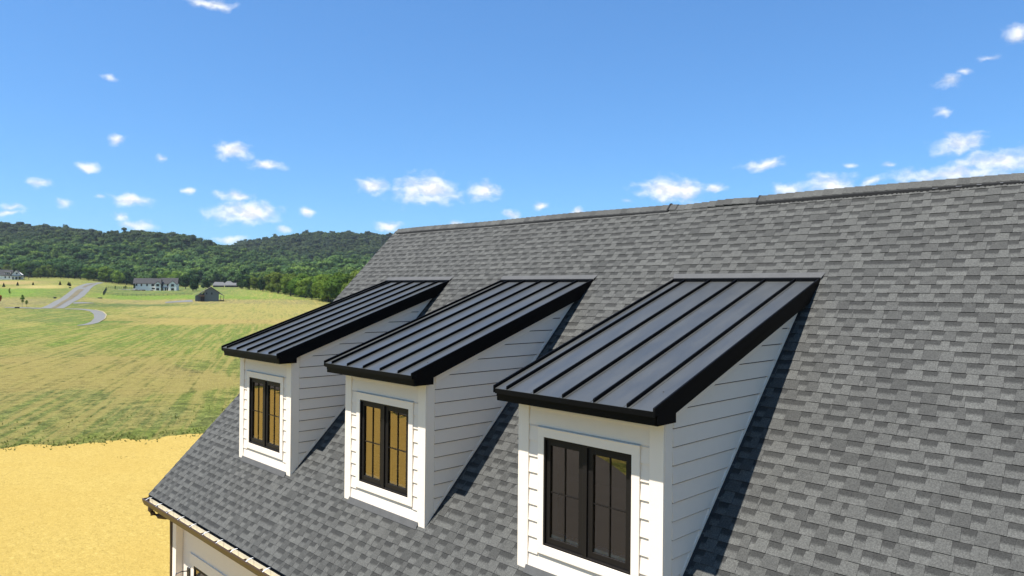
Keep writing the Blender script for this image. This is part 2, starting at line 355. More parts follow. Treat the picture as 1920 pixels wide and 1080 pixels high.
def sheet(name, outline, m, dz, label=None, kind='structure', step=1.5, holes=None):
    # flat-ish sheet: outline (x,y) filled, following the ground
    me = bmesh.new(); vs = [me.verts.new((x, y, 0)) for x, y in outline]; me.faces.new(vs)
    bmesh.ops.triangulate(me, faces=me.faces[:]); d = bpy.data.meshes.new(name)
    for v in me.verts: v.co.z = gz1(v.co.x, v.co.y)+dz
    bmesh.ops.recalc_face_normals(me, faces=me.faces[:]); me.to_mesh(d); me.free()
    d.materials.append(m); o = bpy.data.objects.new(name, d); COL.objects.link(o); tag(o, label, kind=kind); return o
def ribbon(name, A, B, m, dz, n=70, k=5, label=None, kind='structure'):
    def res(P):
        P = np.array(P, float); d = np.r_[0, np.cumsum(np.hypot(*np.diff(P, axis=0).T))]; t = np.linspace(0, d[-1], n)
        q = np.stack([np.interp(t, d, P[:, 0]), np.interp(t, d, P[:, 1])], 1)
        for _ in range(3): q[1:-1] = (q[:-2]+2*q[1:-1]+q[2:])/4
        return q
    a, b = res(A), res(B); V = []; F = []
    for i in range(n):
        for j in range(k):
            p = a[i]*(1-j/(k-1))+b[i]*j/(k-1); V.append((p[0], p[1], gz1(p[0], p[1])+dz))
    for i in range(n-1):
        for j in range(k-1): F.append((i*k+j, i*k+j+1, (i+1)*k+j+1, (i+1)*k+j))
    o = mesh_obj(name, V, F, m); tag(o, label, kind=kind)
    if o.data.polygons[0].normal.z < 0: o.data.flip_normals()
    return o
M['road'] = mat('pale_asphalt', (.185, .183, .165), .9, nscale=.8, namt=.12)
M['asphalt'] = mat('driveway_asphalt', (.046, .044, .042), .9, nscale=1.5, namt=.35)
M['median'] = mat('median_soil', (.16, .13, .06), .95, nscale=.4, namt=.4)
M['gravel'] = mat('road_shoulder', (.42, .35, .19), .95, nscale=.7, namt=.25)
M['mulch'] = mat('mulch', (.035, .026, .02), .95, nscale=1, namt=.4)
def q7(L): return [hit(x/6.75, 480+y/6.75) for x, y in L]
LE = [(500,665),(600,625),(700,570),(790,520),(860,470),(920,420),(980,385),(1060,355),(1200,340),(1270,333)]
RE = [(800,665),(890,612),(980,560),(1060,510),(1110,460),(1150,410),(1200,372),(1265,350),(1320,338)]
ribbon('boulevard', q7(LE), q7(RE), M['road'], .06, label='pale two-lane road climbing away between the fields')
ribbon('median', q7([(650,661),(740,608),(850,545),(920,485),(980,430),(1005,420)]), q7([(700,662),(800,608),(900,550),(980,498),(1030,450),(1062,424)]), M['median'], .12, label='brown grassy strip between the two lanes of the road')
ribbon('median', q7([(1035,398),(1080,372),(1150,355),(1215,347)]), q7([(1080,400),(1115,380),(1170,362),(1222,350)]), M['median'], .12, label='short brown strip at the far top of the road')
OUT = [(820,668),(950,666),(1050,670),(1200,684),(1300,708),(1345,750),(1325,800),(1250,845),(1130,875),(980,884)]
INN = [(820,674),(950,675),(1050,684),(1140,702),(1188,740),(1192,790),(1150,835),(1080,862),(980,879)]
ribbon('lane', q7(OUT), q7(INN), M['road'], .06, label='curved lane bending round the grassy mound')
ribbon('lane_shoulder', q7([(x+8, y-3) for x, y in OUT[3:8]]), q7([(x-4, y) for x, y in OUT[3:8]]), M['gravel'], .12, label='pale gravel edge of the curved lane')
ribbon('side_lane', q7([(60,652),(200,652),(360,656),(520,660)]), q7([(60,658),(200,662),(360,666),(520,672)]), M['road'], .10, label='narrow lane joining the road from the left')
ribbon('field_track', q7([(935,588),(1010,586),(1100,590),(1190,598)]), q7([(925,606),(1010,604),(1100,602),(1190,601)]), M['road'], .10, label='short pale spur leaving the road to the right')
ribbon('cottage_drive', [hit(u, v) for u, v in ((310,566.5),(335,564.2),(360,562.5))], [hit(u, v) for u, v in ((310,568.5),(335,567),(362,566.5))], M['road'], .10, label='gravel drive leading to the grey cottage')
# straw-mulched ground round the house and the drive in front of it
def straw_outline():
    pts = []
    key = [(-58,-19.2),(-50,-13),(-42,-7.5),(-37.2,-3),(-36.285,.7),(-34.768,5),(-33.419,9.6),(-31,16),(-26,24),(-16,30),(0,32),(20,30),(30,18),(30,-4),(14,-8.8),(4,-9.6),(-9.6,-9.8),(-13,-11.6),(-19,-15.8),(-24.5,-18.5),(-30.5,-20.5),(-35.3,-21.9),(-46,-20)]
    key = np.array(key, float); n = len(key)
    for i in range(n):
        p0, p1, p2, p3 = key[i-1], key[i], key[(i+1) % n], key[(i+2) % n]; L = np.linalg.norm(p2-p1); k = max(2, int(L/.12))
        for j in range(k):
            t = j/k; q = .5*((2*p1)+(-p0+p2)*t+(2*p0-5*p1+4*p2-p3)*t*t+(-p0+3*p1-3*p2+p3)*t**3)
            s = i*7.3+t*L
            w = .35*math.sin(s*1.1)+.22*math.sin(s*2.7+1)+.12*math.sin(s*6.1)+rng.normal(0, .07)
            d = (p2-p1)/L; pts.append((q[0]-d[1]*w, q[1]+d[0]*w))
    return pts
def straw_mat():
    m = bpy.data.materials.new('straw_mulch'); m.use_nodes = True; N = NT(m.node_tree); b = N.n['Principled BSDF']
    g = N.add('ShaderNodeNewGeometry').outputs['Position']
    n1 = N.noise(N.vmath('MULTIPLY', g, (1, 1.7, 1)), 5.5, 5, .8, .6); n2 = N.noise(g, .35, 3, .5); n3 = N.noise(N.vmath('MULTIPLY', g, (1.8, 1, 1)), 16, 3, .8)
    f = N.math('ADD', N.math('MULTIPLY', n1, .55), N.math('MULTIPLY', n3, .45))
    c = N.mix(N.ramp(f, .32, .54), (.205, .145, .033, 1), (.365, .262, .066, 1)); c = N.mix(N.ramp(f, .53, .66), c, (.47, .365, .12, 1))
    c = N.mix(N.ramp(n2, .35, .7, 0, .35), c, (.33, .225, .05, 1))
    N.set(b.inputs['Base Color'], c); b.inputs['Roughness'].default_value = .95; b.inputs['Specular IOR Level'].default_value = .15
    bp = N.add('ShaderNodeBump'); bp.inputs['Strength'].default_value = .7; bp.inputs['Distance'].default_value = .08
    N.set(bp.inputs['Height'], f); N.l.new(bp.outputs[0], b.inputs['Normal']); return m
SO = straw_outline()
sheet('straw_mulch', SO, straw_mat(), .03, 'yellow straw mulch spread over the bare ground beside the house')
sheet('driveway', [(24,-9.2),(6,-9.5),(-9.6,-9.6),(-13,-11.4),(-19,-16),(-24.5,-18.6),(-30.5,-20.6),(-35.3,-22),(-48,-20.6),(-64,-19),(-64,-25),(-45,-25.5),(-30,-25),(-19,-23),(-14.5,-20.3),(-11.3,-18.3),(-6,-16.4),(6,-16.8),(24,-17)], M['asphalt'], .045, 'dark asphalt driveway in front of the house')

# ------------------------------------------------------------------ the house with dormers
DW = 2.15; DX = [-8.0472, -4.0455, 0.0]
XL, XR = -10.24, 9.0; XUP = -9.74; YE, YR = -1.016, 5.05; JOG = 2.0
house = empty('main_house', (0, 0, GZ0), 0, 'white house with a steep grey shingled roof and three black-roofed dormers', 'house')
OFF = Vector((0, 0, -GZ0))
def hb(b, name, m, parent=None, **k):     # part of the house from builder in world coordinates
    b.v = [(x, y, z-GZ0) for x, y, z in b.v]; return b.build(name, m, parent or house, **k)
def roofz(y): return y
# walls
wall = hb(MB().box(-9.55, 8.4, -.6, -.45, GZ0-.3, -.9), 'wall', 'white')
hb(MB().prism_x([(-.45, GZ0-.3), (-.45, -.62), (5.05, 4.85), (10.55, -.62), (10.55, GZ0-.3)], -9.55, -9.40), 'gable_wall', 'white')
hb(MB().prism_x([(-.45, GZ0-.3), (-.45, -.62), (5.05, 4.85), (10.55, -.62), (10.55, GZ0-.3)], 8.25, 8.40), 'gable_wall', 'white')
hb(MB().box(-9.55, 8.4, 10.55, 10.7, GZ0-.3, -.9), 'wall', 'white')
hb(MB().box(-9.56, -9.37, -.75, -.603, GZ0-.3, -1.175), 'corner_post', 'trimwhite', bevel=.004)
sb = MB()
z = GZ0
while z < -1.25:
    y = -.60; h = random.uniform(.10, .2)
    while y < 1.6:
        l = random.uniform(.15, .38); t = random.uniform(.04, .10)
        sb.box(-9.555-t, -9.553, y+.008+random.uniform(-.02, .0), y+l-.008, z+.008, z+h-.008); y += l
    z += h
st = hb(sb, 'stone_veneer', 'stone'); tag(st, kind='stuff')
hb(MB().box(-10.2, 8.9, -1.02, -.45, -1.185, -1.165), 'soffit', 'soffit')
hb(MB().box(-10.2, 8.9, -1.035, -1.015, -1.20, -1.045), 'eave_fascia', 'black')
# lower window on the front wall
def lower_window():
    x0, x1, z1, z0 = -8.72, -6.9, -2.24, -3.7
    b = MB()
    b.box(x0-.22, x1+.22, -.628, -.601, z1, z1+.21); b.box(x0-.12, x0, -.628, -.601, z0, z1); b.box(x1, x1+.12, -.628, -.601, z0, z1); b.box(x0-.12, x1+.12, -.628, -.601, z0-.12, z0)
    w = hb(b, 'window', 'trimwhite')
    f = MB(); f.box(x0, x0+.05, -.625, -.602, z0, z1); f.box(x1-.05, x1, -.625, -.602, z0, z1); f.box(x0+.05, x1-.05, -.625, -.602, z1-.05, z1); f.box(x0+.05, x1-.05, -.625, -.602, z0, z0+.05); f.box(-7.86, -7.78, -.629, -.602, z0+.05, z1-.05)
    hb(f, 'window_frame', 'sash', w); hb(MB().poly([(x0+.05, -.61, z0+.05), (x1-.05, -.61, z0+.05), (x1-.05, -.61, z1-.05), (x0+.05, -.61, z1-.05)], [(0, 1, 2, 3)]), 'glass_pane', 'glass', w)
lower_window()
# main roof: deck with openings under the dormers
def deck():
    b = MB(); yo = -1.0; segs = []
    def q(x0, x1, y0, y1): b.poly([(x0, y0, y0-.03), (x1, y0, y0-.03), (x1, y1, y1-.03), (x0, y1, y1-.03), (x0, y0, y0-.09), (x1, y0, y0-.09), (x1, y1, y1-.09), (x0, y1, y1-.09)],
                                  [(0,1,2,3),(7,6,5,4),(0,4,5,1),(1,5,6,2),(2,6,7,3),(3,7,4,0)])
    q(XL+.03, XR, YE+.02, 0.02)
    xs = [XL+.03]
    for x in DX: xs += [x+.05, x+DW-.05]
    xs.append(XR)
    for i in range(0, len(xs), 2): q(xs[i], xs[i+1], .02, JOG)
    xs[0] = XUP+.03
    for i in range(0, len(xs), 2): q(xs[i], xs[i+1], JOG, 3.3)
    q(XUP+.03, XR, 3.3, YR)
    b.poly([(XUP, YR, YR-.03), (XR, YR, YR-.03), (XR, 11.1, -1.03), (XUP, 11.1, -1.03)], [(0, 1, 2, 3)])
    return hb(b, 'roof', 'deck')
roof = deck()
# shingles
EXP = .15478; S2 = math.sqrt(.5)
def piece_verts(x0, x1, s0, s1, gap, tone, sk):
    # s measured up the slope from y=0; outward normal (0,-S2,S2)
    lo = .0105 if not gap else .0065; up = .0015; e = .004
    def P(x, s, h): return (x, s*S2 - h*S2, s*S2 + h*S2 - GZ0)
    t0, t1 = sk; x0 += .0008; x1 -= .0008
    A = P(x0, s0, lo); B = P(x1, s0, lo); Cc = P(x1+t1, s1+.01, up); Dd = P(x0+t0, s1+.01, up)
    A2 = P(x0, s0, -.003); B2 = P(x1, s0, -.003); C2 = P(x1+t1, s1+.01, -.006); D2 = P(x0+t0, s1+.01, -.006)
    V = [A, B, Cc, Dd, A, B, A2, B2, A, Dd, D2, A2, B, Cc, C2, B2]
    g = 1.0 if gap else 0.0
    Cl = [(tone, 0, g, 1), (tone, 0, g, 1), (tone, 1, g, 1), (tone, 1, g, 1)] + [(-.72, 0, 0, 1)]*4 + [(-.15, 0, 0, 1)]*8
    F = [(0, 1, 2, 3), (4, 6, 7, 5), (8, 9, 10, 11), (12, 15, 14, 13)]
    return V, F, Cl
pieces = []
nc = int((YR/S2 - YE/S2)/EXP)+1
for c in range(nc):
    s0 = YE/S2 + c*EXP; s1 = min(s0+EXP, YR/S2-.02); y = s0*S2
    if s1-s0 < .03: continue
    xl = XL if y < JOG else XUP
    x = xl - random.uniform(0, .12); gap = random.random() < .5; prev = None
    row = []
    while x < XR:
        w = random.uniform(.095, .165) if gap else random.uniform(.105, .20)
        if gap and random.random() < .16: w *= 1.6
        if random.random() < .04: w = random.uniform(.03, .05)
        row.append((x, x+w, gap)); x += w
        if random.random() < .93: gap = not gap
    offs = [0.0]
    for i in range(1, len(row)):
        l, r_ = row[i-1][2], row[i][2]; sk = random.uniform(.006, .016)
        offs.append(0.0 if l == r_ else (-sk if r_ else sk))
    offs.append(0.0)
    for i, (xa_, xb_, gp) in enumerate(row):
        a, b = max(xa_, xl), min(xb_, XR)
        if b-a < .012: continue
        if any(a > d+.06 and b < d+DW-.06 for d in DX) and y > .08 and y < 3.25: continue
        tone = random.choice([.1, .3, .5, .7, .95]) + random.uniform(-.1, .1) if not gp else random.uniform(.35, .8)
        pieces.append((a, b, s0, s1, gp, tone, (offs[i] if a > xl else 0, offs[i+1] if b < XR else 0)))
def shown(p):
    x, s = (p[0]+p[1])/2, (p[2]+p[3])/2; q = np.array([x, s*S2, s*S2])-CAM; D = q@FW
    if D < .5: return -1
    u = 960+FPX*(q@RT)/D; v = 540-FPX*(q@UP)/D
    if not (-5 < u < 1925 and -5 < v < 1085): return -1
    for d in DX:    # hidden behind a dormer
        if d-.1 < x < d+DW+.12 and s*S2 > 0 and s*S2 < 3.7: return -1
    if u < 1250 and v < 1080 and 0 < s*S2 and x > 0 and x < 2.3: return -1
    return (p[1]-p[0])/(D*D)
order = sorted(range(len(pieces)), key=lambda i: -shown(pieces[i])); near = set(order[:300])
V = []; F = []; Cl = []
for i, p in enumerate(pieces):
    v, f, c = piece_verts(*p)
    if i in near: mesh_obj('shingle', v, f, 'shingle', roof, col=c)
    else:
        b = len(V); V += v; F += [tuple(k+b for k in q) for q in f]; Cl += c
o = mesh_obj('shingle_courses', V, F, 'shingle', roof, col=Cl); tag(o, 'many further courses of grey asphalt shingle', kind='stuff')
# ridge: caps over a dark vent
def ridge():
    hw = .115; L = .155
    def lift(x):
        if x < -1.07: return .040 + .008*math.sin(x*1.3)
        if x < .65: return .012 + .03*math.exp(-((x-.1)/.5)**2)
        return .040 + .012*math.sin(x*.9)
    def cap_at(x):
        l = lift(x+.01); e = .016
        b = MB(); n0, n1 = l+e, l+.004; L2 = L+.02
        pts = []
        for xx, h in ((x, n0), (x+L2, n1)):
            pts += [(xx, YR-hw, YR-hw+h), (xx, YR-.02, YR-.012+h), (xx, YR+.02, YR-.012+h), (xx, YR+hw, YR-hw+h)]
            pts += [(xx, YR-hw, YR-hw+h-.012), (xx, YR+hw, YR-hw+h-.012)]
        V = [(a, b_, c-GZ0) for a, b_, c in pts]; t = random.uniform(.0, 1.1)
        F = [(0, 6, 7, 1), (1, 7, 8, 2), (2, 8, 9, 3), (0, 1, 2, 3, 5, 4), (0, 4, 10, 6), (3, 9, 11, 5)]
        return V, F, [(t, 0, 0, 1)]*12
    x = -9.62
    while x < XR-.05:
        v, f, c = cap_at(x); mesh_obj('ridge_cap', v, f, 'shingle', roof, col=c)
        x += L if not (-1.07-L < x < -1.07) else max(.05, -1.07-x)
    for x0, x1 in ((-9.42, -1.10), (.67, XR)):
        b = MB(); n = 40
        for i in range(n):
            a = x0+(x1-x0)*i/n; c = x0+(x1-x0)*(i+1)/n
            b.prism_x([(YR-hw-.012, YR-hw-.018), (YR, YR-.005), (YR+hw, YR-hw-.018), (YR+hw, YR-hw+lift(a)-.006), (YR, YR+lift(a)-.015), (YR-hw-.012, YR-hw+lift(a)-.012)], a, c+.0)
        hb(b, 'ridge_vent', 'vent', roof)
    for xe in (-1.095, .655):
        l = .052; hb(MB().prism_x([(YR-hw-.014, YR-hw-.014), (YR, YR-.005), (YR+hw+.01, YR-hw-.014), (YR+hw+.01, YR-hw+l), (YR+.02, YR+l+.002), (YR-.02, YR+l+.002), (YR-hw-.014, YR-hw+l-.004)], xe, xe+.03), 'vent_end', 'vent', roof)
    b = MB()                          # frayed fibre mesh and weather strips under the caps
    x = .72
    while x < XR:
        l = random.uniform(.03, .09); yy = YR-hw-random.uniform(.012, .02)
        b.box(x, x+l*.45, yy-.006, yy+.01, yy-.005, yy+.022+random.uniform(0, .008)); x += l
    tag(hb(b, 'vent_screen', 'vent', roof), kind='stuff')
    b = MB()
    for k in range(5):
        x = 3.3+k*.26+random.uniform(0, .08); l = random.uniform(.02, .10); hb(MB().box(x, x+l, YR-hw-.016, YR-hw-.008, YR-hw+.020, YR-hw+.026), 'sealant_strip', 'flashlight', roof)
ridge()
# rake edges
hb(MB().prism_x([(YE+.01, YE-.02), (YE+.01, YE-.19), (JOG+.1, JOG-.08), (JOG+.1, JOG+.07)], XL+.012, XL+.035), 'rake_board', 'black', roof)
hb(MB().prism_x([(JOG, JOG-.03), (JOG, JOG-.20), (YR, YR-.20), (YR, YR-.03)], XUP+.012, XUP+.035), 'rake_board', 'black', roof)
hb(MB().prism_x([(YR, YR-.20), (YR, YR-.03), (11.1, -1.03), (11.1, -1.2)], XUP+.012, XUP+.035), 'rake_board', 'black', roof)
hb(MB().prism_x([(YE, YE-.012), (YE, YE-.024), (JOG, JOG-.024), (JOG, JOG-.012)], XL-.006, XL+.06), 'drip_edge', 'black', roof)
hb(MB().box(XL, XUP, JOG-.02, JOG, JOG-.2, JOG-.02), 'rake_return', 'black', roof)
# gutter
def gutter():
    x0, x1 = -10.11, 8.9
    b = MB(); b.prism_x([(-1.175, -1.045), (-1.160, -1.045), (-1.160, -1.10), (-1.135, -1.168), (-1.035, -1.168), (-1.035, -1.050), (-1.022, -1.050), (-1.022, -1.182), (-1.145, -1.182), (-1.178, -1.105), (-1.190, -1.06), (-1.190, -1.045)], x0, x1)
    g = hb(b, 'gutter', 'bronze')
    hb(MB().prism_x([(-1.159, -1.052), (-1.157, -1.10), (-1.133, -1.166), (-1.038, -1.166), (-1.038, -1.055), (-1.041, -1.055), (-1.041, -1.163), (-1.131, -1.163), (-1.154, -1.10), (-1.156, -1.052)], x0+.012, x1), 'gutter_lining', 'gutterin', g)
    hb(MB().prism_x([(-1.19, -1.045), (-1.178, -1.105), (-1.145, -1.182), (-1.022, -1.182), (-1.022, -1.045)], x0-.012, x0), 'gutter_end', 'bronze', g)
    x = x0+.17; k = 0
    while x < x1:
        b = MB(); pts = []
        for i in range(9):
            t = i/8; yy = -1.176+t*.13; zz = -1.046+.034*math.sin(t*math.pi*.62)+.002; pts.append((yy, zz))
        poly = pts+[(y, z-.006) for y, z in pts[::-1]]
        b.prism_x(poly, x, x+.014); hb(b, 'gutter_bracket', 'clip', g)
        if True: hb(MB().box(x+.33, x+.342, -1.157, -1.04, -1.163, -1.10), 'gutter_seam', 'bronze', g)
        x += .60; k += 1
    return g
gutter()
b = MB(); b.tube([(-9.83, -1.10, -1.18), (-9.83, -1.10, -1.25), (-9.80, -1.08, -1.32), (-9.72, -.98, -1.37), (-9.66, -.86, -1.40), (-9.645, -.76, -1.42), (-9.64, -.72, -1.50), (-9.64, -.71, -2.2), (-9.64, -.71, GZ0+.1)], [.06]*9, 10)
hb(b, 'downspout', 'bronze')
# dormer (built once, copied twice)
def dormer():
    Wd = DW; sl = .3485; hp = 2.2514; o2 = .336
    def rz(y): return hp + sl*(y+o2)
    # walls' core
    b = MB(); core = [(.03, -.02), (.03, 2.16), (3.22, 3.20)]
    for x0, x1 in ((.012, .05), (Wd-.05, Wd-.012)): b.prism_x(core, x0, x1)
    b.box(.05, .44, .03, .06, -.02, 2.16); b.box(1.74, Wd-.05, .03, .06, -.02, 2.16); b.box(.44, 1.74, .03, .06, -.02, .37); b.box(.44, 1.74, .03, .06, 1.68, 2.16)
    d = hb(b, 'dormer', 'deck')  # core coloured dark so siding gaps read as shadow lines under the laps
    H = lambda bb, n, m, **k: hb(bb, n, m, d, **k)
    b = MB(); b.box(.06, Wd-.06, .95, .97, .9, 2.5); b.box(.055, .065, .07, .95, .0, 2.4); b.box(Wd-.065, Wd-.055, .07, .95, 0, 2.4); b.box(.06, Wd-.06, .07, .97, 2.13, 2.14)
    b.poly([(.06, .07, .08), (Wd-.06, .07, .08), (Wd-.06, .97, .98), (.06, .97, .98)], [(0, 1, 2, 3)]); H(b, 'interior', 'interior')
    # corner boards
    for x0, x1 in ((0, .1786), (Wd-.1786, Wd)):
        H(MB().box(x0, x1, 0, .024, -.005, 2.115), 'corner_board', 'trimwhite', bevel=.0025)
    for x0, x1 in ((-.004, .012), (Wd-.012, Wd+.004)):
        H(MB().prism_x([(.0245, .03), (.165, .17), (.165, 2.2), (.0245, 2.14)], x0, x1), 'corner_board', 'trimwhite', bevel=.002)
    z0, rev = .0225, .1985
    def lap(x0, x1, za, zb):
        if zb-za < .02 or x1-x0 < .01: return
        H(MB().prism_x([(.030, za+.003), (.007, za+.003), (.022, zb), (.030, zb)], x0, x1), 'siding_board', 'white')
    zs = [.055] + [z0+rev*k for k in range(1, 11)] + [2.12]
    for k in range(len(zs)-1):
        a, c = zs[k], zs[k+1]
        if c <= .256 or a >= 1.789: lap(.180, Wd-.180, a, c)
        elif a < .256: lap(.180, .338, a, c); lap(1.852, Wd-.180, a, c); H(MB().box(.338, 1.852, .021, .03, a, .254), 'siding_board', 'white')
        elif c > 1.789: lap(.180, .338, a, 1.786); lap(1.852, Wd-.180, a, 1.786); lap(.180, Wd-.180, 1.787, c)
        else: lap(.180, .338, a, c); lap(1.852, Wd-.180, a, c)
    # cheeks
    for side in (0, 1):
        X = Wd if side else 0; sg = 1 if side else -1
        for k in range(0, 16):
            a, c = z0+rev*k, z0+rev*(k+1)
            P = [(.166, a), (3.3, a), (3.3, c), (.166, c)]
            P = clip(P, -1, 1, -.075); 
            if len(P) >= 3: P = clip(P, sl, -1, 2.197-sl*.048-.125)
            if len(P) < 3: continue
            P = clip(P, 0, -1, c-.014)
            xo = [X + sg*(-.001 + .017*(1-(zz-a)/rev)) for _, zz in P]; n = len(P)
            pts = [(xo[i], P[i][0], P[i][1]) for i in range(n)]+[(X-sg*.013, P[i][0], P[i][1]) for i in range(n)]
            H(MB().poly(pts, [tuple(range(n)), tuple(range(n, 2*n))[::-1]]+[(i, (i+1) % n, n+(i+1) % n, n+i) for i in range(n)]), 'siding_board', 'white')
        xa, xb = (X-.012, X+.016) if side else (X-.016, X+.012)
        H(MB().prism_x([(.166, .166+.028), (.166, .166+.078), (3.05, 3.128), (3.18, 3.208)], xa, xb), 'bottom_trim', 'trimwhite')
        yq = .166; zt = lambda y: 2.197+sl*(y-.048)
        H(MB().prism_x([(yq, zt(yq)-.128), (yq, zt(yq)+.02), (3.25, 3.31), (3.24, 3.26), (3.03, zt(3.03)-.128)], xa+.0012*sg, xb+.0012*sg), 'frieze_board', 'trimwhite')
        for j in range(19):        # step flashing tucked along the cheek
            y0 = .10+j*.165; y1 = y0+.15; xx0, xx1 = (X-.005, X+.05) if side else (X-.05, X+.005)
            H(MB().poly([(xx0, y0, y0+.016), (xx1, y0, y0+.016), (xx1, y1, y1+.012), (xx0, y1, y1+.012)], [(0, 1, 2, 3)]), 'step_flashing', 'deck')
    H(MB().poly([(.15, .0, .062), (Wd-.15, 0, .062), (Wd-.15, -.045, -.030), (.15, -.045, -.030), (.15, .004, .06), (Wd-.15, .004, .06)], [(0, 3, 2, 1), (0, 1, 5, 4)]), 'apron_flashing', 'flash')
    # window
    x0, x1, za, zb = .44, 1.74, .37, 1.68
    for nm, bx in (('window_trim', (.34, 1.85, -.005, .029, zb+.002, 1.789)), ('window_trim', (.34, 1.85, -.005, .029, .256, za-.002)), ('window_trim', (.34, .438, -.0045, .029, za-.002, zb+.002)), ('window_trim', (1.742, 1.85, -.0045, .029, za-.002, zb+.002))):
        H(MB().box(*bx), nm, 'trimwhite', bevel=.002)
    H(MB().prism_x([(-.018, 1.791), (.012, 1.791), (.012, 1.806), (-.018, 1.797)], .33, 1.86), 'drip_cap', 'trimwhite')
    f = MB(); f.box(x0, x0+.022, .0, .09, za, zb); f.box(x1-.022, x1, .0, .09, za, zb); f.box(x0+.022, x1-.022, .0, .09, zb-.022, zb); f.box(x0+.022, x1-.022, .0, .09, za, za+.022); f.box(1.052, 1.112, .004, .09, za+.022, zb-.022)
    H(f, 'window_frame', 'sash', bevel=.002)
    for a, c, ga, gb in ((x0+.024, 1.050, .522, .972), (1.114, x1-.024, 1.185, 1.650)):
        s = MB(); s.box(a, ga, .026, .07, za+.024, zb-.024); s.box(gb, c, .026, .07, za+.024, zb-.024); s.box(ga, gb, .026, .07, 1.588, zb-.024); s.box(ga, gb, .026, .07, za+.024, .47)
        H(s, 'sash', 'sash', bevel=.0015)
        H(MB().poly([(ga, .05, .47), (gb, .05, .47), (gb, .05, 1.588), (ga, .05, 1.588)], [(0, 1, 2, 3)]), 'glass_pane', 'glass')
        m = (ga+gb)/2
        mm = MB(); mm.box(m-.006, m+.006, .038, .0465, .47, 1.588); mm.box(ga, m-.006, .038, .0465, 1.017, 1.029); mm.box(m+.006, gb, .038, .0465, 1.017, 1.029); H(mm, 'muntin', 'sash')
        H(MB().box(ga-.01, gb+.01, .056, .15, .45, .508), 'window_stool', 'clip')
        h = MB(); h.box(m+.03, m+.12, .060, .115, .509, .53); h.tube([(m+.07, .10, .50), (m+.10, .095, .54), (m+.13, .092, .53)], .006, 6); H(h, 'crank_handle', 'sash')
    H(MB().box(x0-.02, x0+.02, .092, .24, za, zb), 'inner_jamb', 'clip'); H(MB().box(x1-.02, x1+.02, .092, .24, za, zb), 'inner_jamb', 'soffit')
    H(MB().box(1.062, 1.102, .092, .16, za, zb), 'inner_jamb', 'soffit')
    # roof: panels, seams, trims
    xa, xb = -.1023, Wd+.117; seams = [.12, .573, 1.023, 1.472, 1.92]; yb = 3.635
    def slab(x0, x1, y0, y1, t0, t1): return MB().prism_x([(y0, rz(y0)+t0), (y1, rz(y1)+t0), (y1, rz(y1)+t1), (y0, rz(y0)+t1)], x0, x1)
    ed = [xa+.02]+seams+[xb-.02]
    for i in range(len(ed)-1): H(slab(ed[i]+.0015, ed[i+1]-.0015, -o2, yb-.01, -.006, 0), 'roof_panel', 'metal')
    for i, s in enumerate(seams):
        sm_ = slab(s-.010, s+.010, -o2+.004, yb-.02, .0005, .042); H(sm_, 'roof_seam', 'black', bevel=.003)  # seams coloured black to stand in for their shaded sides
        for e in (s-.045, s+.045): H(slab(e-.003, e+.003, -o2+.002, yb-.02, .0003, .004), 'panel_rib', 'metal')
    H(slab(xa-.004, xa+.020, -o2-.01, yb+.02, -.05, .040), 'rake_cap', 'black', bevel=.003)
    H(slab(xb-.020, xb+.006, -o2-.01, yb+.06, -.055, .040), 'rake_cap', 'black', bevel=.003)
    H(slab(xa, xb, yb-.03, yb+.01, -.01, .045), 'head_trim', 'black')
    H(MB().prism_x([(-o2-.002, rz(-o2)-.002), (-o2+.03, rz(-o2)+.003), (-o2+.03, rz(-o2)-.01), (-o2+.012, 2.19), (-o2-.002, 2.19)], xa+.02, xb-.02), 'drip_edge', 'black')
    s = .1185
    H(MB().box(xa+.012, Wd+s-.004, -.293, -.265, 2.098, rz(-.293)-.012), 'fascia', 'black', bevel=.002)
    H(MB().box(xa+.012, Wd+s-.010, -.301, -.2935, 2.150, 2.236), 'fascia_lip', 'black')
    H(MB().box(xa+.03, Wd+s-.03, -.265, .0, 2.112, 2.125), 'soffit', 'black')
    for X0, X1 in ((xa+.012, xa+.03), (Wd+s-.03, Wd+s)):
        H(MB().prism_x([(-.293, 2.0985), (.048, 2.0985), (.048, 2.197), (3.30, 2.197+sl*3.252-.0), (3.62, 3.64), (3.66, rz(3.66)-.012), (-.293, rz(-.293)-.012)], X0, X1), 'rake_board', 'black')
        H(MB().prism_x([(-.25, 2.215), (3.55, rz(3.55)-.07), (3.62, rz(3.62)-.012), (-.30, rz(-.30)-.012)], X0-.003, X1+.006), 'rake_trim', 'black')
    for X0, X1 in ((xa+.03, 0), (Wd, Wd+s-.03)):
        H(MB().prism_x([(.05, 2.21), (3.2, rz(3.2)-.06), (3.2, rz(3.2)-.045), (.05, 2.225)], X0, X1), 'rake_soffit', 'black')
    # apron shingle strip over the head of the metal roof
    H(MB().poly([(xa+.0, yb+.002, yb+.052), (xb+.02, yb+.002, yb+.052), (xb+.035, 3.745, 3.757), (xa-.06, 3.745, 3.757), (xa, yb+.002, yb+.035), (xb+.02, yb+.002, yb+.035)], [(0, 1, 2, 3), (4, 5, 1, 0)]), 'head_flashing', 'flash')
    return d
d3 = dormer()
for x in (DX[1], DX[0]):
    c = copy_tree(d3, house); c.location = (x, 0, 0)

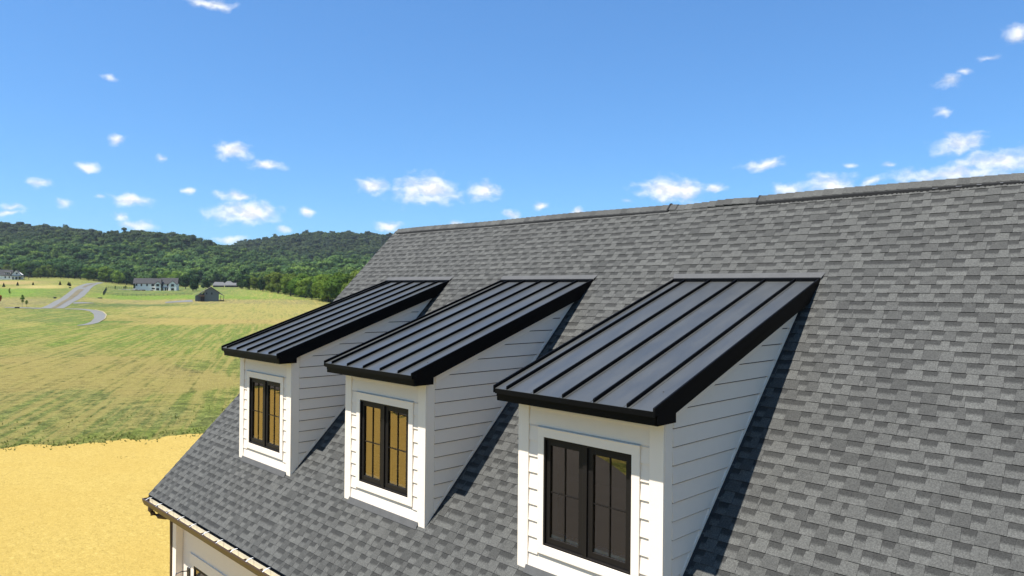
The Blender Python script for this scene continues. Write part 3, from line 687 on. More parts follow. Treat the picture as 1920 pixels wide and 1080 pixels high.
# wall lantern
def lantern():
    o = empty('wall_lantern', (-9.02, -.60, -2.55), 0, 'black metal lantern hung from an arm on the white wall below the gutter', 'lamp')
    MB().box(-.06, .06, -.03, 0, -.15, .18).build('back_plate', 'lantern', o, bevel=.004)
    MB().tube([(0, -.03, .12), (0, -.16, .14), (0, -.27, .12), (0, -.28, .03)], .011, 8).build('arm', 'lantern', o, smooth=True)
    b = MB(); b.poly([(-.15, -.43, -.09), (.15, -.43, -.09), (.15, -.13, -.09), (-.15, -.13, -.09), (-.03, -.31, .02), (.03, -.31, .02), (.03, -.25, .02), (-.03, -.25, .02)], [(3,2,1,0),(4,5,6,7),(0,1,5,4),(1,2,6,5),(2,3,7,6),(3,0,4,7)]); b.build('hood', 'lantern', o)
    b = MB()
    for x in (-.10, .10):
        for y in (-.38, -.18): b.box(x-.01, x+.01, y-.01, y+.01, -.45, -.091)
    b.box(-.12, .12, -.40, -.16, -.47, -.45); b.build('cage', 'lantern', o)
    MB().box(-.09, .09, -.37, -.19, -.449, -.1).build('glass_body', 'frost', o)
lantern()

# ------------------------------------------------------------------ trees
def foliage_mat(name, a, b_, c):
    a, b_, c = [tuple(x*.68 for x in q) for q in (a, b_, c)]
    m = bpy.data.materials.new(name); m.use_nodes = True; N = NT(m.node_tree); N.n.clear()
    oi = N.add('ShaderNodeObjectInfo'); g = N.add('ShaderNodeNewGeometry').outputs['Position']; r = oi.outputs['Random']
    col = N.mix(N.ramp(r, .0, .6, smooth=False), c4(a), c4(b_)); col = N.mix(N.ramp(r, .72, 1.0, smooth=False), col, c4(c))
    n = N.noise(g, .55, 3, .6); n2 = N.noise(g, .012, 3, .6)
    col = N.mix(1.0, col, N.vmath('SCALE', (1, 1, 1), sc=N.math('MULTIPLY', N.ramp(n, .3, .7, .65, 1.35), N.ramp(n2, .35, .65, .78, 1.22))), 'MULTIPLY')
    if name == 'hill_foliage':
        sz = N.add('ShaderNodeSeparateXYZ'); N.set(sz.inputs[0], g)
        hz = N.math('ADD', N.math('MULTIPLY', sz.outputs[2], 1.2), N.math('MULTIPLY', N.math('SUBTRACT', n2, .5), 110))
        col = N.mix(N.ramp(hz, 62, 100, 0, .65), col, (.045, .048, .035, 1))  # upper hill: cloud shadow put into the leaf colour, along with browner trees
    d = N.add('ShaderNodeBsdfDiffuse'); N.set(d.inputs[0], col)
    t = N.add('ShaderNodeBsdfTranslucent'); N.set(t.inputs[0], N.mix(1.0, col, (1.1, 1.35, .5, 1), 'MULTIPLY'))
    mx = N.add('ShaderNodeMixShader'); mx.inputs[0].default_value = .28; N.l.new(d.outputs[0], mx.inputs[1]); N.l.new(t.outputs[0], mx.inputs[2])
    o = N.add('ShaderNodeOutputMaterial'); N.l.new(mx.outputs[0], o.inputs[0]); M[name] = m; return m
foliage_mat('hill_foliage', (.065, .13, .055), (.125, .205, .066), (.21, .30, .075))
foliage_mat('edge_foliage', (.105, .185, .034), (.18, .265, .045), (.20, .25, .06))
foliage_mat('dark_foliage', (.040, .082, .034), (.050, .095, .036), (.060, .105, .036))
foliage_mat('conifer_foliage', (.008, .026, .014), (.012, .032, .015), (.015, .035, .015))
foliage_mat('pale_foliage', (.13, .19, .045), (.17, .23, .05), (.19, .23, .07))
foliage_mat('red_foliage', (.35, .09, .03), (.38, .12, .03), (.3, .08, .03))
M['bark'] = mat('bark', (.09, .07, .05), .9, nscale=3, namt=.3)
def leaf_cloud(n, H, Rc, size, seed, lobes=9, z0=.18, core=True, cone=False, jit=.5):
    r = np.random.default_rng(seed); C = []; 
    if cone:
        t = r.random(n)**.7; z = H*(1-t)*.96+.03*H; rad = Rc*t*(.55+.45*r.random(n)); an = r.random(n)*2*math.pi
        P = np.stack([rad*np.cos(an), rad*np.sin(an), z], 1); Nn = np.stack([np.cos(an), np.sin(an), .3+0*an], 1)
    else:
        L = []
        for k in range(lobes):
            a = r.random()*2*math.pi; q = math.sqrt(r.random())*Rc*.58; zz = H*(z0+.20+.52*r.random()) if k else H*.72
            lr = Rc*(.38+.24*r.random())*(1.0 if zz < H*.7 else .82)
            L.append((q*math.cos(a), q*math.sin(a), min(zz, H-lr*.85), lr))
        L = np.array(L); w = L[:, 3]**2; idx = r.choice(len(L), n, p=w/w.sum())
        v = r.normal(size=(n, 3)); v /= np.linalg.norm(v, axis=1)[:, None]; v[:, 2] = np.where((v[:, 2] < -.3) & (r.random(n) < .6), -v[:, 2], v[:, 2])
        rr = L[idx, 3]*(.72+.34*r.random(n)); P = L[idx, :3]+v*rr[:, None]*np.array([1, 1, .85]); Nn = v
    Nn = Nn + r.normal(size=(n, 3))*jit; Nn /= np.linalg.norm(Nn, axis=1)[:, None]
    T = np.cross(Nn, r.normal(size=(n, 3))); T /= np.linalg.norm(T, axis=1)[:, None]; B = np.cross(Nn, T)
    sz = size*(.6+.8*r.random(n))[:, None]
    V = np.stack([P-T*sz, P-B*sz*.6, P+T*sz, P+B*sz*.6], 1).reshape(-1, 3)
    F = np.arange(4*n).reshape(-1, 4); V = V.tolist(); F = F.tolist()
    if core and not cone:
        for (x, y, z, lr) in L:
            bm = bmesh.new(); bmesh.ops.create_icosphere(bm, subdivisions=1, radius=lr*.74); b = len(V)
            V += [(x+q.co.x, y+q.co.y, z+q.co.z*.85) for q in bm.verts]; F += [[b+q.index for q in f.verts] for f in bm.faces]; bm.free()
    return V, F
def crown_mesh(nm, m, *a, **k):
    V, F = leaf_cloud(*a, **k); me = bpy.data.meshes.new(nm); me.from_pydata([tuple(v) for v in V], [], [tuple(f) for f in F]); me.materials.append(M[m]); return me
def trunk_mesh(nm, H, r0, sway=.0, limbs=4, seed=0):
    rr = random.Random(seed); b = MB(); b.tube([(0, 0, -.6), (0, 0, H*.15), (sway, 0, H*.4), (sway*1.3, .1*sway, H*.72)], [r0*1.25, r0, r0*.75, r0*.3], 7)
    for k in range(limbs):
        a = rr.random()*6.28; z = H*(.28+.3*rr.random()); l = H*.25
        b.tube([(sway*.7, 0, z), (sway+l*.5*math.cos(a), l*.5*math.sin(a), z+l*.5), (sway+l*.9*math.cos(a), l*.9*math.sin(a), z+l*.95)], [r0*.45, r0*.3, r0*.12], 5)
    me = bpy.data.meshes.new(nm); me.from_pydata(b.v, [], b.f); me.materials.append(M['bark']); return me
def place_tree(name, u, D, crown, trunk, sc, label, group=None, cat='tree', rz=None):
    x, y, z = gpos(u, D); o = empty(name, (x, y, z), random.random()*6.28 if rz is None else rz, label, cat, group)
    for nm, me in (('crown', crown), ('trunk', trunk)):
        c = bpy.data.objects.new(nm, me); COL.objects.link(c); c.parent = o; c.scale = sc
    return o
# hillside forest: one mass, instanced
def forest():
    protos = bpy.data.collections.new('tree_kinds')
    for k in range(6):
        me = crown_mesh('tree_kind', 'hill_foliage', 520, 12, 5.0+.35*(k % 3), .72, 100+k, lobes=7, z0=.02, jit=.28)
        o = bpy.data.objects.new('tree_kind', me); protos.objects.link(o)
    r = np.random.default_rng(3); pts = []; sc = []
    N = 150000; u = r.uniform(-500, 2500, N); D = np.sqrt(r.uniform(560**2, 1850**2, N))
    rx = FW[0]+RT[0]*(u-960)/FPX; ry = FW[1]+RT[1]*(u-960)/FPX; X = CAM[0]+rx*D; Y = CAM[1]+ry*D
    Z = gz(X, Y)
    start = np.interp(u, [-500, 0, 60, 340, 365, 462, 520, 600, 660, 760, 900, 2500], [628, 628, 640, 640, 690, 690, 480, 400, 380, 365, 380, 430])
    keep = (D > start)
    # visibility culling along each sight line, with a margin, in 1-unit azimuth bins
    slope = (Z+6-CAM[2])/D; order = np.argsort(D); bins = ((u+510)/8).astype(int); best = np.full(bins.max()+2, -9.)
    vis = np.zeros(N, bool)
    for i in order:
        b = bins[i]
        if not keep[i]: continue
        if slope[i]+ .012 > best[b]: vis[i] = True
        best[b] = max(best[b], slope[i])
    ii = np.nonzero(vis)[0]; cell = {}; out = []
    for i in ii:                       # even spacing
        kx, ky = int(X[i]//9), int(Y[i]//9); ok = True
        for a in (-1, 0, 1):
            for b in (-1, 0, 1):
                for j in cell.get((kx+a, ky+b), ()):
                    if (X[i]-X[j])**2+(Y[i]-Y[j])**2 < 8.2**2: ok = False
        if ok: cell.setdefault((kx, ky), []).append(i); out.append(i)
    me = bpy.data.meshes.new('forest'); me.from_pydata([(X[i], Y[i], Z[i]-1.0) for i in out], [], [])
    a = me.attributes.new('sc', 'FLOAT', 'POINT'); s_ = r.uniform(.78, 1.5, len(out))*np.where(r.random(len(out)) < .12, 1.25, 1.0); a.data.foreach_set('value', s_.astype(np.float32))
    o = bpy.data.objects.new('hillside_forest', me); COL.objects.link(o); tag(o, 'dense green broadleaf forest covering the two hills behind the fields', kind='stuff')
    ng = bpy.data.node_groups.new('scatter', 'GeometryNodeTree'); ng.interface.new_socket('Geometry', in_out='INPUT', socket_type='NodeSocketGeometry'); ng.interface.new_socket('Geometry', in_out='OUTPUT', socket_type='NodeSocketGeometry')
    n = ng.nodes; l = ng.links; gi = n.new('NodeGroupInput'); go = n.new('NodeGroupOutput'); ip = n.new('GeometryNodeInstanceOnPoints')
    ci = n.new('GeometryNodeCollectionInfo'); ci.inputs['Collection'].default_value = protos; ci.inputs['Separate Children'].default_value = True; ci.inputs['Reset Children'].default_value = True
    rv = n.new('FunctionNodeRandomValue'); rv.data_type = 'FLOAT_VECTOR'; rv.inputs[0].default_value = (-.08, -.08, 0); rv.inputs[1].default_value = (.08, .08, 6.28)
    na = n.new('GeometryNodeInputNamedAttribute'); na.data_type = 'FLOAT'; na.inputs[0].default_value = 'sc'
    l.new(gi.outputs[0], ip.inputs['Points']); l.new(ci.outputs[0], ip.inputs['Instance']); ip.inputs['Pick Instance'].default_value = True
    l.new(rv.outputs[0], ip.inputs['Rotation']); l.new(na.outputs[0], ip.inputs['Scale']); l.new(ip.outputs[0], go.inputs[0])
    md = o.modifiers.new('scatter', 'NODES'); md.node_group = ng
    print('forest trees', len(out))
forest()
random.seed(11)
BC = [crown_mesh('broad_crown', 'edge_foliage', 3000, 15, 5.4+.5*k, .42, 300+k, lobes=13, z0=.0) for k in range(4)]
DC = [crown_mesh('dark_crown', 'dark_foliage', 2400, 13, 5.0+.5*k, .42, 320+k, lobes=11, z0=.0) for k in range(2)]
PC = [crown_mesh('pale_crown', 'pale_foliage', 2400, 14, 5.2, .42, 330+k, lobes=11, z0=.0) for k in range(1)]
TR = [trunk_mesh('trunk', 15, .28, .3*k, 5, k) for k in range(3)]
GRP = 'tall trees along the right edge of the meadow'
edge = [(452,535,22,12),(466,520,24,13),(480,500,26,13),(494,480,28,14),(507,462,30,14),(520,446,32,14),(533,430,35,14),(546,415,36,14.5),(559,400,38,14.5),(572,384,42,15),(586,368,45,14),(601,350,48,13.5),(617,340,50,15),(634,332,50,15.5),(652,326,52,15.5),(672,322,52,15.5)]
ORD = 'first second third fourth fifth sixth seventh eighth ninth tenth eleventh twelfth thirteenth fourteenth fifteenth sixteenth seventeenth eighteenth nineteenth twentieth twenty-first twenty-second twenty-third twenty-fourth twenty-fifth twenty-sixth twenty-seventh twenty-eighth twenty-ninth thirtieth'.split()
lab = {'b': 'tall bright green broadleaf tree on the right edge of the meadow', 'd': 'dark green broadleaf tree on the right edge of the meadow', 'p': 'pale olive broadleaf tree on the right edge of the meadow'}
for i, (u, D, _, h) in enumerate(edge):
    for row in range(3):
        uu = u+row*random.uniform(2, 9)+random.uniform(-3, 3); DD = D+row*11+random.uniform(-3, 3)
        kind = 'b' if random.random() < .68 else ('d' if random.random() < .6 else 'p')
        if i < 4: kind = 'd' if random.random() < .6 else 'b'
        me = random.choice({'b': BC, 'd': DC, 'p': PC}[kind]); s = h/15*random.uniform(.8, 1.12)*(.62 if row == 0 and random.random() < .25 else 1)
        nth = ORD[i]; look = {'b': 'bright green', 'd': 'dark green', 'p': 'pale olive'}[kind]
        tx = (f'{look} meadow-edge tree, {nth} in the front row from the brown house', f'{look} tree just behind the {nth} front-row tree from the brown house', f'{look} tree two behind the {nth} front-row tree from the brown house')[row]
        place_tree('broadleaf_tree', uu, DD, me, random.choice(TR), (s*random.uniform(.9, 1.1), s, s), tx, GRP)
# trees along the foot of the left hill
for i in range(30):
    u = -8+i*12.3+random.uniform(-4, 4); D = (632 if u < 350 else 560)-14+random.uniform(-6, 6)
    if 243 < u < 300: D += 8
    kind = 'p' if 60 < u < 110 and random.random() < .8 else ('d' if random.random() < .55 else 'b'); me = random.choice({'b': BC, 'd': DC, 'p': PC}[kind]); s = random.uniform(.55, 1.1)
    place_tree('broadleaf_tree', u, D, me, random.choice(TR), (s, s, s), {'b': 'bright green', 'd': 'dark', 'p': 'pale yellow-green'}[kind]+f' broadleaf tree at the hill foot, {ORD[i]} from the left edge', 'trees along the foot of the hill')
for u, D, s, me, lb in ((362, 470, .82, DC[0], 'round dark tree between the white house and the low brown house'), (386, 500, .6, DC[1], 'small round dark tree just left of the low brown house'), (348, 520, .8, DC[1], 'dark tree behind the right end of the white house')):
    place_tree('broadleaf_tree', u, D, me, TR[0], (s, s, s), lb)
CM = crown_mesh('conifer_crown', 'conifer_foliage', 500, 2.4, .85, .16, 400, cone=True); CT = trunk_mesh('conifer_trunk', 1.6, .06, 0, 0, 1)
for u, v, s, lb in ((7,538,1.05,'little dark conifer nearest the left edge of the meadow'),(33,535.5,1.0,'little dark conifer in front of the farmhouse gable'),(62,534.5,.85,'little dark conifer right of the farmhouse beside the straw strip'),
        (112.5,534.5,1.1,'little dark conifer standing alone left of the road'),(128,535,1.0,'left one of two little conifers close together near the road'),(131,536.5,1.1,'right one of two little conifers close together near the road')):
    x, y = hit(u, v); o = empty('young_conifer', (x, y, gz1(x, y)), random.random()*6, lb, 'tree', 'young conifers on the meadow')
    for nm, me in (('crown', CM), ('trunk', CT)): c = bpy.data.objects.new(nm, me); COL.objects.link(c); c.parent = o; c.scale = (s, s, s)
SC = crown_mesh('sapling_crown', 'pale_foliage', 420, 5.0, .85, .17, 410, lobes=6, z0=.25, core=False); ST = trunk_mesh('sapling_trunk', 5, .05, .05, 3, 4)
SG = crown_mesh('sapling_crown', 'edge_foliage', 420, 5.0, .85, .17, 411, lobes=6, z0=.2, core=False)
RC = crown_mesh('red_crown', 'red_foliage', 600, 3.4, 1.1, .16, 412, lobes=6, z0=.2)
for u, v, s, wd, me, lb in ((41.5,577,.98,.8,SG,'slender young tree standing on the meadow left of the road'),(50,576,.55,1.2,SG,'bushy low sapling right beside the slender young tree'),(18.5,559,.85,.8,SC,'thin bare-looking sapling beside the bright green field edge'),
        (120,524.5,1.0,1,SG,'first sapling from the left in the row before the hill'),(137,524.5,1.0,1,SG,'second sapling from the left in the row before the hill'),(153,524.5,1.05,1,SG,'middle sapling of the row before the hill'),(168.5,525.5,1.25,1,SG,'tallest sapling of the row before the hill, above the road top'),(185,525.5,.9,.8,SG,'last sapling on the right of the row before the hill')):
    x, y = hit(u, v); o = empty('sapling', (x, y, gz1(x, y)), random.random()*6, lb, 'tree', 'saplings on the meadow')
    for nm, m_ in (('crown', me), ('trunk', ST)): c = bpy.data.objects.new(nm, m_); COL.objects.link(c); c.parent = o; c.scale = (s*wd, s*wd, s)
x, y = hit(-2, 573); o = empty('red_tree', (x, y, gz1(x, y)), 0, 'small red-leaved tree cut by the left edge of the picture', 'tree')
for nm, m_ in (('crown', RC), ('trunk', ST)): c = bpy.data.objects.new(nm, m_); COL.objects.link(c); c.parent = o; c.scale = (.9, .9, 1.0)

# ------------------------------------------------------------------ far houses
M['farwhite'] = mat('white_wall', (.88, .81, .71), .7, nscale=2, namt=.03)
M['farroof'] = mat('dark_shingle_roof', (.045, .044, .042), .9, nscale=2, namt=.2)
M['greywall'] = mat('grey_green_siding', (.19, .215, .205), .8, nscale=3, namt=.06)
M['tanroof'] = mat('tan_grey_roof', (.34, .28, .25), .9, nscale=2, namt=.15)
M['greyroof'] = mat('pale_grey_roof', (.155, .155, .15), .9, nscale=2, namt=.12)
M['brownwall'] = mat('dark_brown_wall', (.05, .035, .03), .8, nscale=2, namt=.15)
M['darkglass'] = mat('dark_window', (.01, .012, .015), .12, spec=.6)
M['trimdark'] = mat('dark_trim', (.02, .02, .02), .6)
M['wood'] = mat('deck_wood', (.22, .13, .075), .8, nscale=3, namt=.2)
M['rock'] = mat('pale_rock', (.5, .48, .44), .9, nscale=2, namt=.2)
M['carpaint'] = mat('dark_car_paint', (.012, .014, .02), .25, coat=.6)
M['tyre'] = mat('tyre', (.012, .012, .012), .8)
def hbase(name, u, v, D, label, cat='house', rz=0):
    x, y = hit(u, v); th = math.atan((960-u)/FPX)
    o = empty(name, (x, y, gz1(x, y)), math.atan2(RT[1], RT[0])+th+rz, label, cat); o.scale = (math.cos(th), math.cos(th), 1); return o
def depth(u, v):
    x, y = hit(u, v); return (x-CAM[0])*FW[0]+(y-CAM[1])*FW[1]
def win(p, x0, x1, z0, z1, y, m='darkglass', fr='trimdark'):
    f = MB(); t = .12; f.box(x0-t, x0, y-.06, y-.002, z0, z1); f.box(x1, x1+t, y-.06, y-.002, z0, z1); f.box(x0-t, x1+t, y-.06, y-.002, z1, z1+t); f.box(x0-t, x1+t, y-.06, y-.002, z0-t, z0); f.box((x0+x1)/2-.05, (x0+x1)/2+.05, y-.05, y-.002, z0, z1)
    w = f.build('window', fr, p); box('pane', m, w, x0, x1, y-.03, y-.001, z0, z1); return w
def gable_roof_x(p, x0, x1, y0, y1, ze, zr, ov=.4, m='farroof', t=.2, nm='roof'):
    ym = (y0+y1)/2; k = (zr-ze)/(ym-y0)
    return MB().prism_x([(y0-ov, ze-ov*k), (ym, zr), (y1+ov, ze-ov*k), (y1+ov, ze-ov*k+t), (ym, zr+t), (y0-ov, ze-ov*k+t)], x0-ov, x1+ov).build(nm, m, p)
def gable_roof_y(p, x0, x1, y0, y1, ze, zr, ov=.35, m='farroof', t=.2, nm='roof'):
    xm = (x0+x1)/2; k = (zr-ze)/(xm-x0)
    return MB().prism_y([(x0-ov, ze-ov*k), (xm, zr), (x1+ov, ze-ov*k), (x1+ov, ze-ov*k+t), (xm, zr+t), (x0-ov, ze-ov*k+t)], y0-ov, y1).build(nm, m, p)
def white_house():
    D = depth(249.5, 544.2); k = D/FPX/8.727; h = hbase('white_house', 249.5, 544.2, D, 'long two-storey white house with dark grey roof and two front gables', 'house', -.15)
    X = lambda c: (c-1130)*k; Z = lambda c: (385-c)*k
    e, r1, r2 = Z(272), Z(188), Z(178)
    MB().box(0, X(1495), 1.5, 11, -1, e).build('left_wing', 'farwhite', h); MB().box(X(1495)+.01, X(1875), 1.5, 11, -1, e+.02).build('main_block', 'farwhite', h)
    gable_roof_x(h, 0, X(1590), 1.5, 11, e, r1); gable_roof_x(h, X(1600), X(1870), 1.2, 11.3, e, r2)
    for a, b, pk in ((1495, 1592, 240), (1728, 1862, 228)):
        xm = (X(a)+X(b))/2; MB().prism_y([(X(a), -1), (X(b), -1), (X(b), Z(282)), (xm, Z(pk)-.1), (X(a), Z(282))], -.5, 4).build('gable_wall', 'farwhite', h)
        gable_roof_y(h, X(a), X(b), -.5, 6.5, Z(282), Z(pk), .3, t=.22)
    for a, b in ((1170, 1192), (1252, 1273), (1345, 1369)): win(h, X(a), X(b), Z(312), Z(280), 1.5)
    win(h, X(1432), X(1473), Z(312), Z(281), 1.5); win(h, X(1440), X(1490), Z(364), Z(345), 1.5)
    win(h, X(1521), X(1565), Z(315), Z(281), -.5); win(h, X(1521), X(1565), Z(380), Z(348), -.5)
    win(h, X(1772), X(1815), Z(315), Z(281), -.5); win(h, X(1772), X(1815), Z(380), Z(348), -.5); win(h, X(1695), X(1714), Z(316), Z(284), 1.5); win(h, X(1612), X(1628), Z(316), Z(284), 1.5)
    MB().box(X(1600), X(1615), .4, 2.2, Z(335), Z(205)).build('chimney', 'trimdark', h)
    MB().box(X(1594), X(1727), -.2, 1.5, Z(338), Z(331)).build('porch_roof', 'trimdark', h)
    for c in (1632, 1655, 1690, 1720): MB().box(X(c), X(c)+.3, -.1, .2, -1, Z(338)).build('porch_post', 'farwhite', h)
    win(h, X(1602), X(1626), 0, Z(345), 1.49); win(h, X(1664), X(1684), 0, Z(345), 1.49); win(h, X(1697), X(1716), 0, Z(345), 1.49)
    # planted beds with pale rocks to the left front
    beds = MB()
    for cx, w_ in ((850, 3.2), (1010, 5.5), (1180, 8), (1310, 3), (1450, 2.4)):
        x0 = X(cx); z0 = Z(383)-.6; pts = [(x0+w_/2*math.cos(t*math.pi/6)*1.0, -2+1.6*math.sin(t*math.pi/6)) for t in range(12)]; n = 12
        beds.poly([(a, b, z0) for a, b in pts]+[(x0+(a-x0)*.75, -2+(b+2)*.7, z0+.95+.3*math.sin(cx)) for a, b in pts], [tuple(range(n, 2*n))]+[(i, (i+1) % n, n+(i+1) % n, n+i) for i in range(n)])
    wx = h.matrix_basis; o = beds.build('flower_bed', 'mulch'); o.matrix_world = h.matrix_basis.copy(); tag(o, 'dark mulched beds in front of the left wing of the long white house', kind='stuff')
    rk = MB(); rr = random.Random(5)
    for i in range(60):
        a = rr.uniform(900, 1270); s = rr.uniform(.15, .45); x0 = X(a); y0 = -3.3+rr.uniform(-.3, .3); z0 = Z(383)+rr.uniform(-.1, .35)
        rk.box(x0, x0+s*1.6, y0, y0+s, z0, z0+s)
    o = rk.build('garden_rocks', 'rock', bevel=.05); o.matrix_world = h.matrix_basis.copy(); tag(o, 'pale rocks edging the beds in front of the white house', kind='stuff')
    for cx, s, lb in ((1160, .34, 'small dark shrub against the left wing of the white house'), (1018, .22, 'small shrub above the pale rocks left of the white house'), (990, .18, 'smaller shrub left beside the one above the pale rocks'), (845, .2, 'small shrub at the left end of the garden beds')):
        p = h.matrix_basis @ Vector((X(cx), -1.6, Z(375)+.3)); o = empty('garden_shrub', p, 0, lb, 'shrub')
        c = bpy.data.objects.new('foliage', DC[0]); COL.objects.link(c); c.parent = o; c.scale = (s*.5, s*.5, s)
white_house()
def cottage():
    D = depth(377.8, 565.3); k = D/FPX/8.727; h = hbase('grey_cottage', 230+1290/8.727, 565.3, D, 'grey gabled cottage with tan roof and side porches standing alone in the meadow', 'house')
    X = lambda c: (c-1290)*k; Z = lambda c: (570-c)*k
    MB().prism_y([(X(1335), -1), (X(1575), -1), (X(1575), Z(412)), (X(1445), Z(335)), (X(1335), Z(408))], 0, 11).build('wall', 'greywall', h)
    b = MB(); b.prism_y([(X(1270), Z(432)), (X(1443), Z(333)), (X(1443), Z(326)), (X(1262), Z(428))], -.5, 11.4); b.build('roof', 'tanroof', h)
    b = MB(); b.prism_y([(X(1443)+.01, Z(326)), (X(1592), Z(418)), (X(1588), Z(424)), (X(1443)+.01, Z(333))], -.5, 11.4); b.build('roof', 'tanroof', h)
    for pl in ([(X(1262), Z(436)), (X(1443), Z(333)), (X(1443), Z(340)), (X(1268), Z(440))], [(X(1443)+.01, Z(333)), (X(1588), Z(424)), (X(1584), Z(430)), (X(1443)+.01, Z(340))]): MB().prism_y(pl, -.56, -.42).build('barge_board', 'trimdark', h)
    MB().prism_y([(X(1185), -1), (X(1334), -1), (X(1334), Z(440)), (X(1270), Z(440)), (X(1185), Z(484))], 3, 10.5).build('side_wing', 'greywall', h)
    MB().prism_y([(X(1175), Z(484)), (X(1300), Z(415)), (X(1300), Z(408)), (X(1170), Z(480))], 2.6, 10.9).build('wing_roof', 'tanroof', h)
    MB().box(X(1238), X(1342), -2.2, 3.0, Z(486), Z(468)).build('balcony', 'wood', h)
    MB().box(X(1246), X(1254), -2.1, -1.8, -1, Z(486)).build('balcony_post', 'trimdark', h); MB().box(X(1272), X(1338), -.6, 2.9, -1, Z(490)).build('store', 'brownwall', h)
    win(h, X(1312), X(1332), Z(458), Z(425), 2.99); win(h, X(1366), X(1378), Z(450), Z(425), 0); win(h, X(1452), X(1464), Z(452), Z(425), 0)
    MB().prism_y([(X(1578), Z(440)), (X(1672), Z(480)), (X(1672), Z(474)), (X(1578), Z(416))], 1, 9).build('porch_roof', 'tanroof', h)
    for c in (1604, 1655): MB().box(X(c), X(c)+.22, 1.2, 1.45, -1, Z(474)).build('porch_post', 'wood', h)
    MB().box(X(1580), X(1668), 1.2, 8.8, Z(560), Z(552)).build('porch_deck', 'wood', h); MB().box(X(1582), X(1666), 1.2, 1.3, Z(542), Z(538)).build('porch_rail', 'wood', h)
cottage()
def brown_house():
    D = depth(395, 538.3); k = D/FPX/8.727; h = hbase('brown_house', 230+1440/8.727, 538.3, D, 'low dark brown house with pale grey hipped roof by the trees', 'house')
    X = lambda c: (c-1440)*k; Z = lambda c: (325-c)*k
    MB().box(X(1480), X(1660), 3, 12, -1, Z(290)).build('wall', 'brownwall', h); MB().box(X(1680), X(1900), 0, 11, -1, Z(288)).build('wall', 'brownwall', h)
    def hip(x0, x1, y0, y1, z0, z1, i):
        ym = (y0+y1)/2; MB().poly([(x0, y0, z0), (x1, y0, z0), (x1, y1, z0), (x0, y1, z0), (x0+i, ym, z1), (x1-i, ym, z1)], [(3,2,1,0),(0,1,5,4),(1,2,5),(2,3,4,5),(3,0,4)]).build('roof', 'greyroof', h)
    hip(X(1465), X(1690), 2.5, 12.5, Z(298), Z(238), 2); hip(X(1665), X(1920), -.5, 11.5, Z(298), Z(250), 2); hip(X(1640), X(1850), 6, 16, Z(275), Z(222), 4)
    win(h, X(1560), X(1600), Z(315), Z(300), 3); win(h, X(1740), X(1790), Z(318), Z(300), 0)
brown_house()
def farmhouse():
    D = depth(0, 524.3); k = D/FPX/13.5; h = hbase('farmhouse', 0, 524.3, D, 'white farmhouse with dark roof, front gable and porch at the left edge', 'house', -.15)
    X = lambda c: c*k; Z = lambda c: (600-c)*k
    MB().box(-16, X(300), 0, 11, -1, Z(492)).build('wall', 'farwhite', h); gable_roof_x(h, -16, X(300), 0, 11, Z(492), Z(350))
    MB().prism_y([(X(300)+.02, -1), (X(572), -1), (X(572), Z(470)), (X(418), Z(352)), (X(300)+.02, Z(440))], -1.2, 9).build('gable_wall', 'farwhite', h)
    gable_roof_y(h, X(290), X(558), -1.2, 10, Z(478), Z(350), .45)
    for pl in ([(X(270), Z(492)), (X(420), Z(352)), (X(420), Z(338)), (X(262), Z(486))], [(X(421), Z(352)), (X(575), Z(492)), (X(583), Z(486)), (X(421), Z(338))]): MB().prism_y(pl, -1.9, -1.62).build('barge_board', 'trimdark', h)
    win(h, X(416), X(455), Z(456), Z(420), -1.2)
    MB().box(X(300), X(578), -3.6, -1.2, Z(505), Z(492)).build('porch_roof', 'farroof', h)
    for a, b in ((326, 352), (405, 462), (487, 540)): win(h, X(a), X(b), 0, Z(528), -1.21)
    for c in (312, 390, 470, 565): MB().box(X(c), X(c)+.3, -3.5, -3.2, -1, Z(505)).build('porch_post', 'farwhite' if c != 565 else 'trimdark', h)
    MB().box(X(108), X(268), 1.0, 6, Z(490)-.4, Z(412)).build('shed_dormer', 'farwhite', h); MB().prism_x([(.6, Z(418)), (.6, Z(410)), (5.5, Z(362)), (5.5, Z(372))], X(104), X(272)).build('dormer_roof', 'farroof', h)
    for a, b in ((122, 150), (168, 212), (230, 256)): win(h, X(a), X(b), Z(452), Z(428), 1.0)
    for a, b in ((122, 148), (228, 250)): win(h, X(a), X(b), Z(556), Z(516), 0)
    MB().box(X(575), X(745), 0, 7, Z(492), Z(474)).build('carport_roof', 'farroof', h)
    for c in (625, 735): MB().box(X(c), X(c)+.3, .1, .4, -1, Z(492)).build('carport_post', 'trimdark', h)
farmhouse()
def car():
    D = 575; x, y, z = gpos(0, D); o = empty('parked_car', (x, y, z+.05), math.atan2(RT[1], RT[0]), 'dark car parked before the farmhouse at the left edge', 'car')
    b = MB(); b.prism_y([(-2.3, .35), (2.2, .35), (2.3, .8), (1.5, 1.0), (.8, 1.5), (-1.1, 1.52), (-1.9, 1.05), (-2.35, .9)], -.9, .9); b.build('body', 'carpaint', o, bevel=.05)
    MB().prism_y([(1.3, 1.02), (.75, 1.44), (-1.05, 1.46), (-1.7, 1.06)], -.93, .93).build('window', 'darkglass', o)
    for cx in (-1.45, 1.4):
        for cy in (-.95, .75):
            w = MB(); w.prism_y([(cx+.34*math.cos(a*math.pi/6), .34+.34*math.sin(a*math.pi/6)) for a in range(12)], cy, cy+.2); w.build('wheel', 'tyre', o)
car()
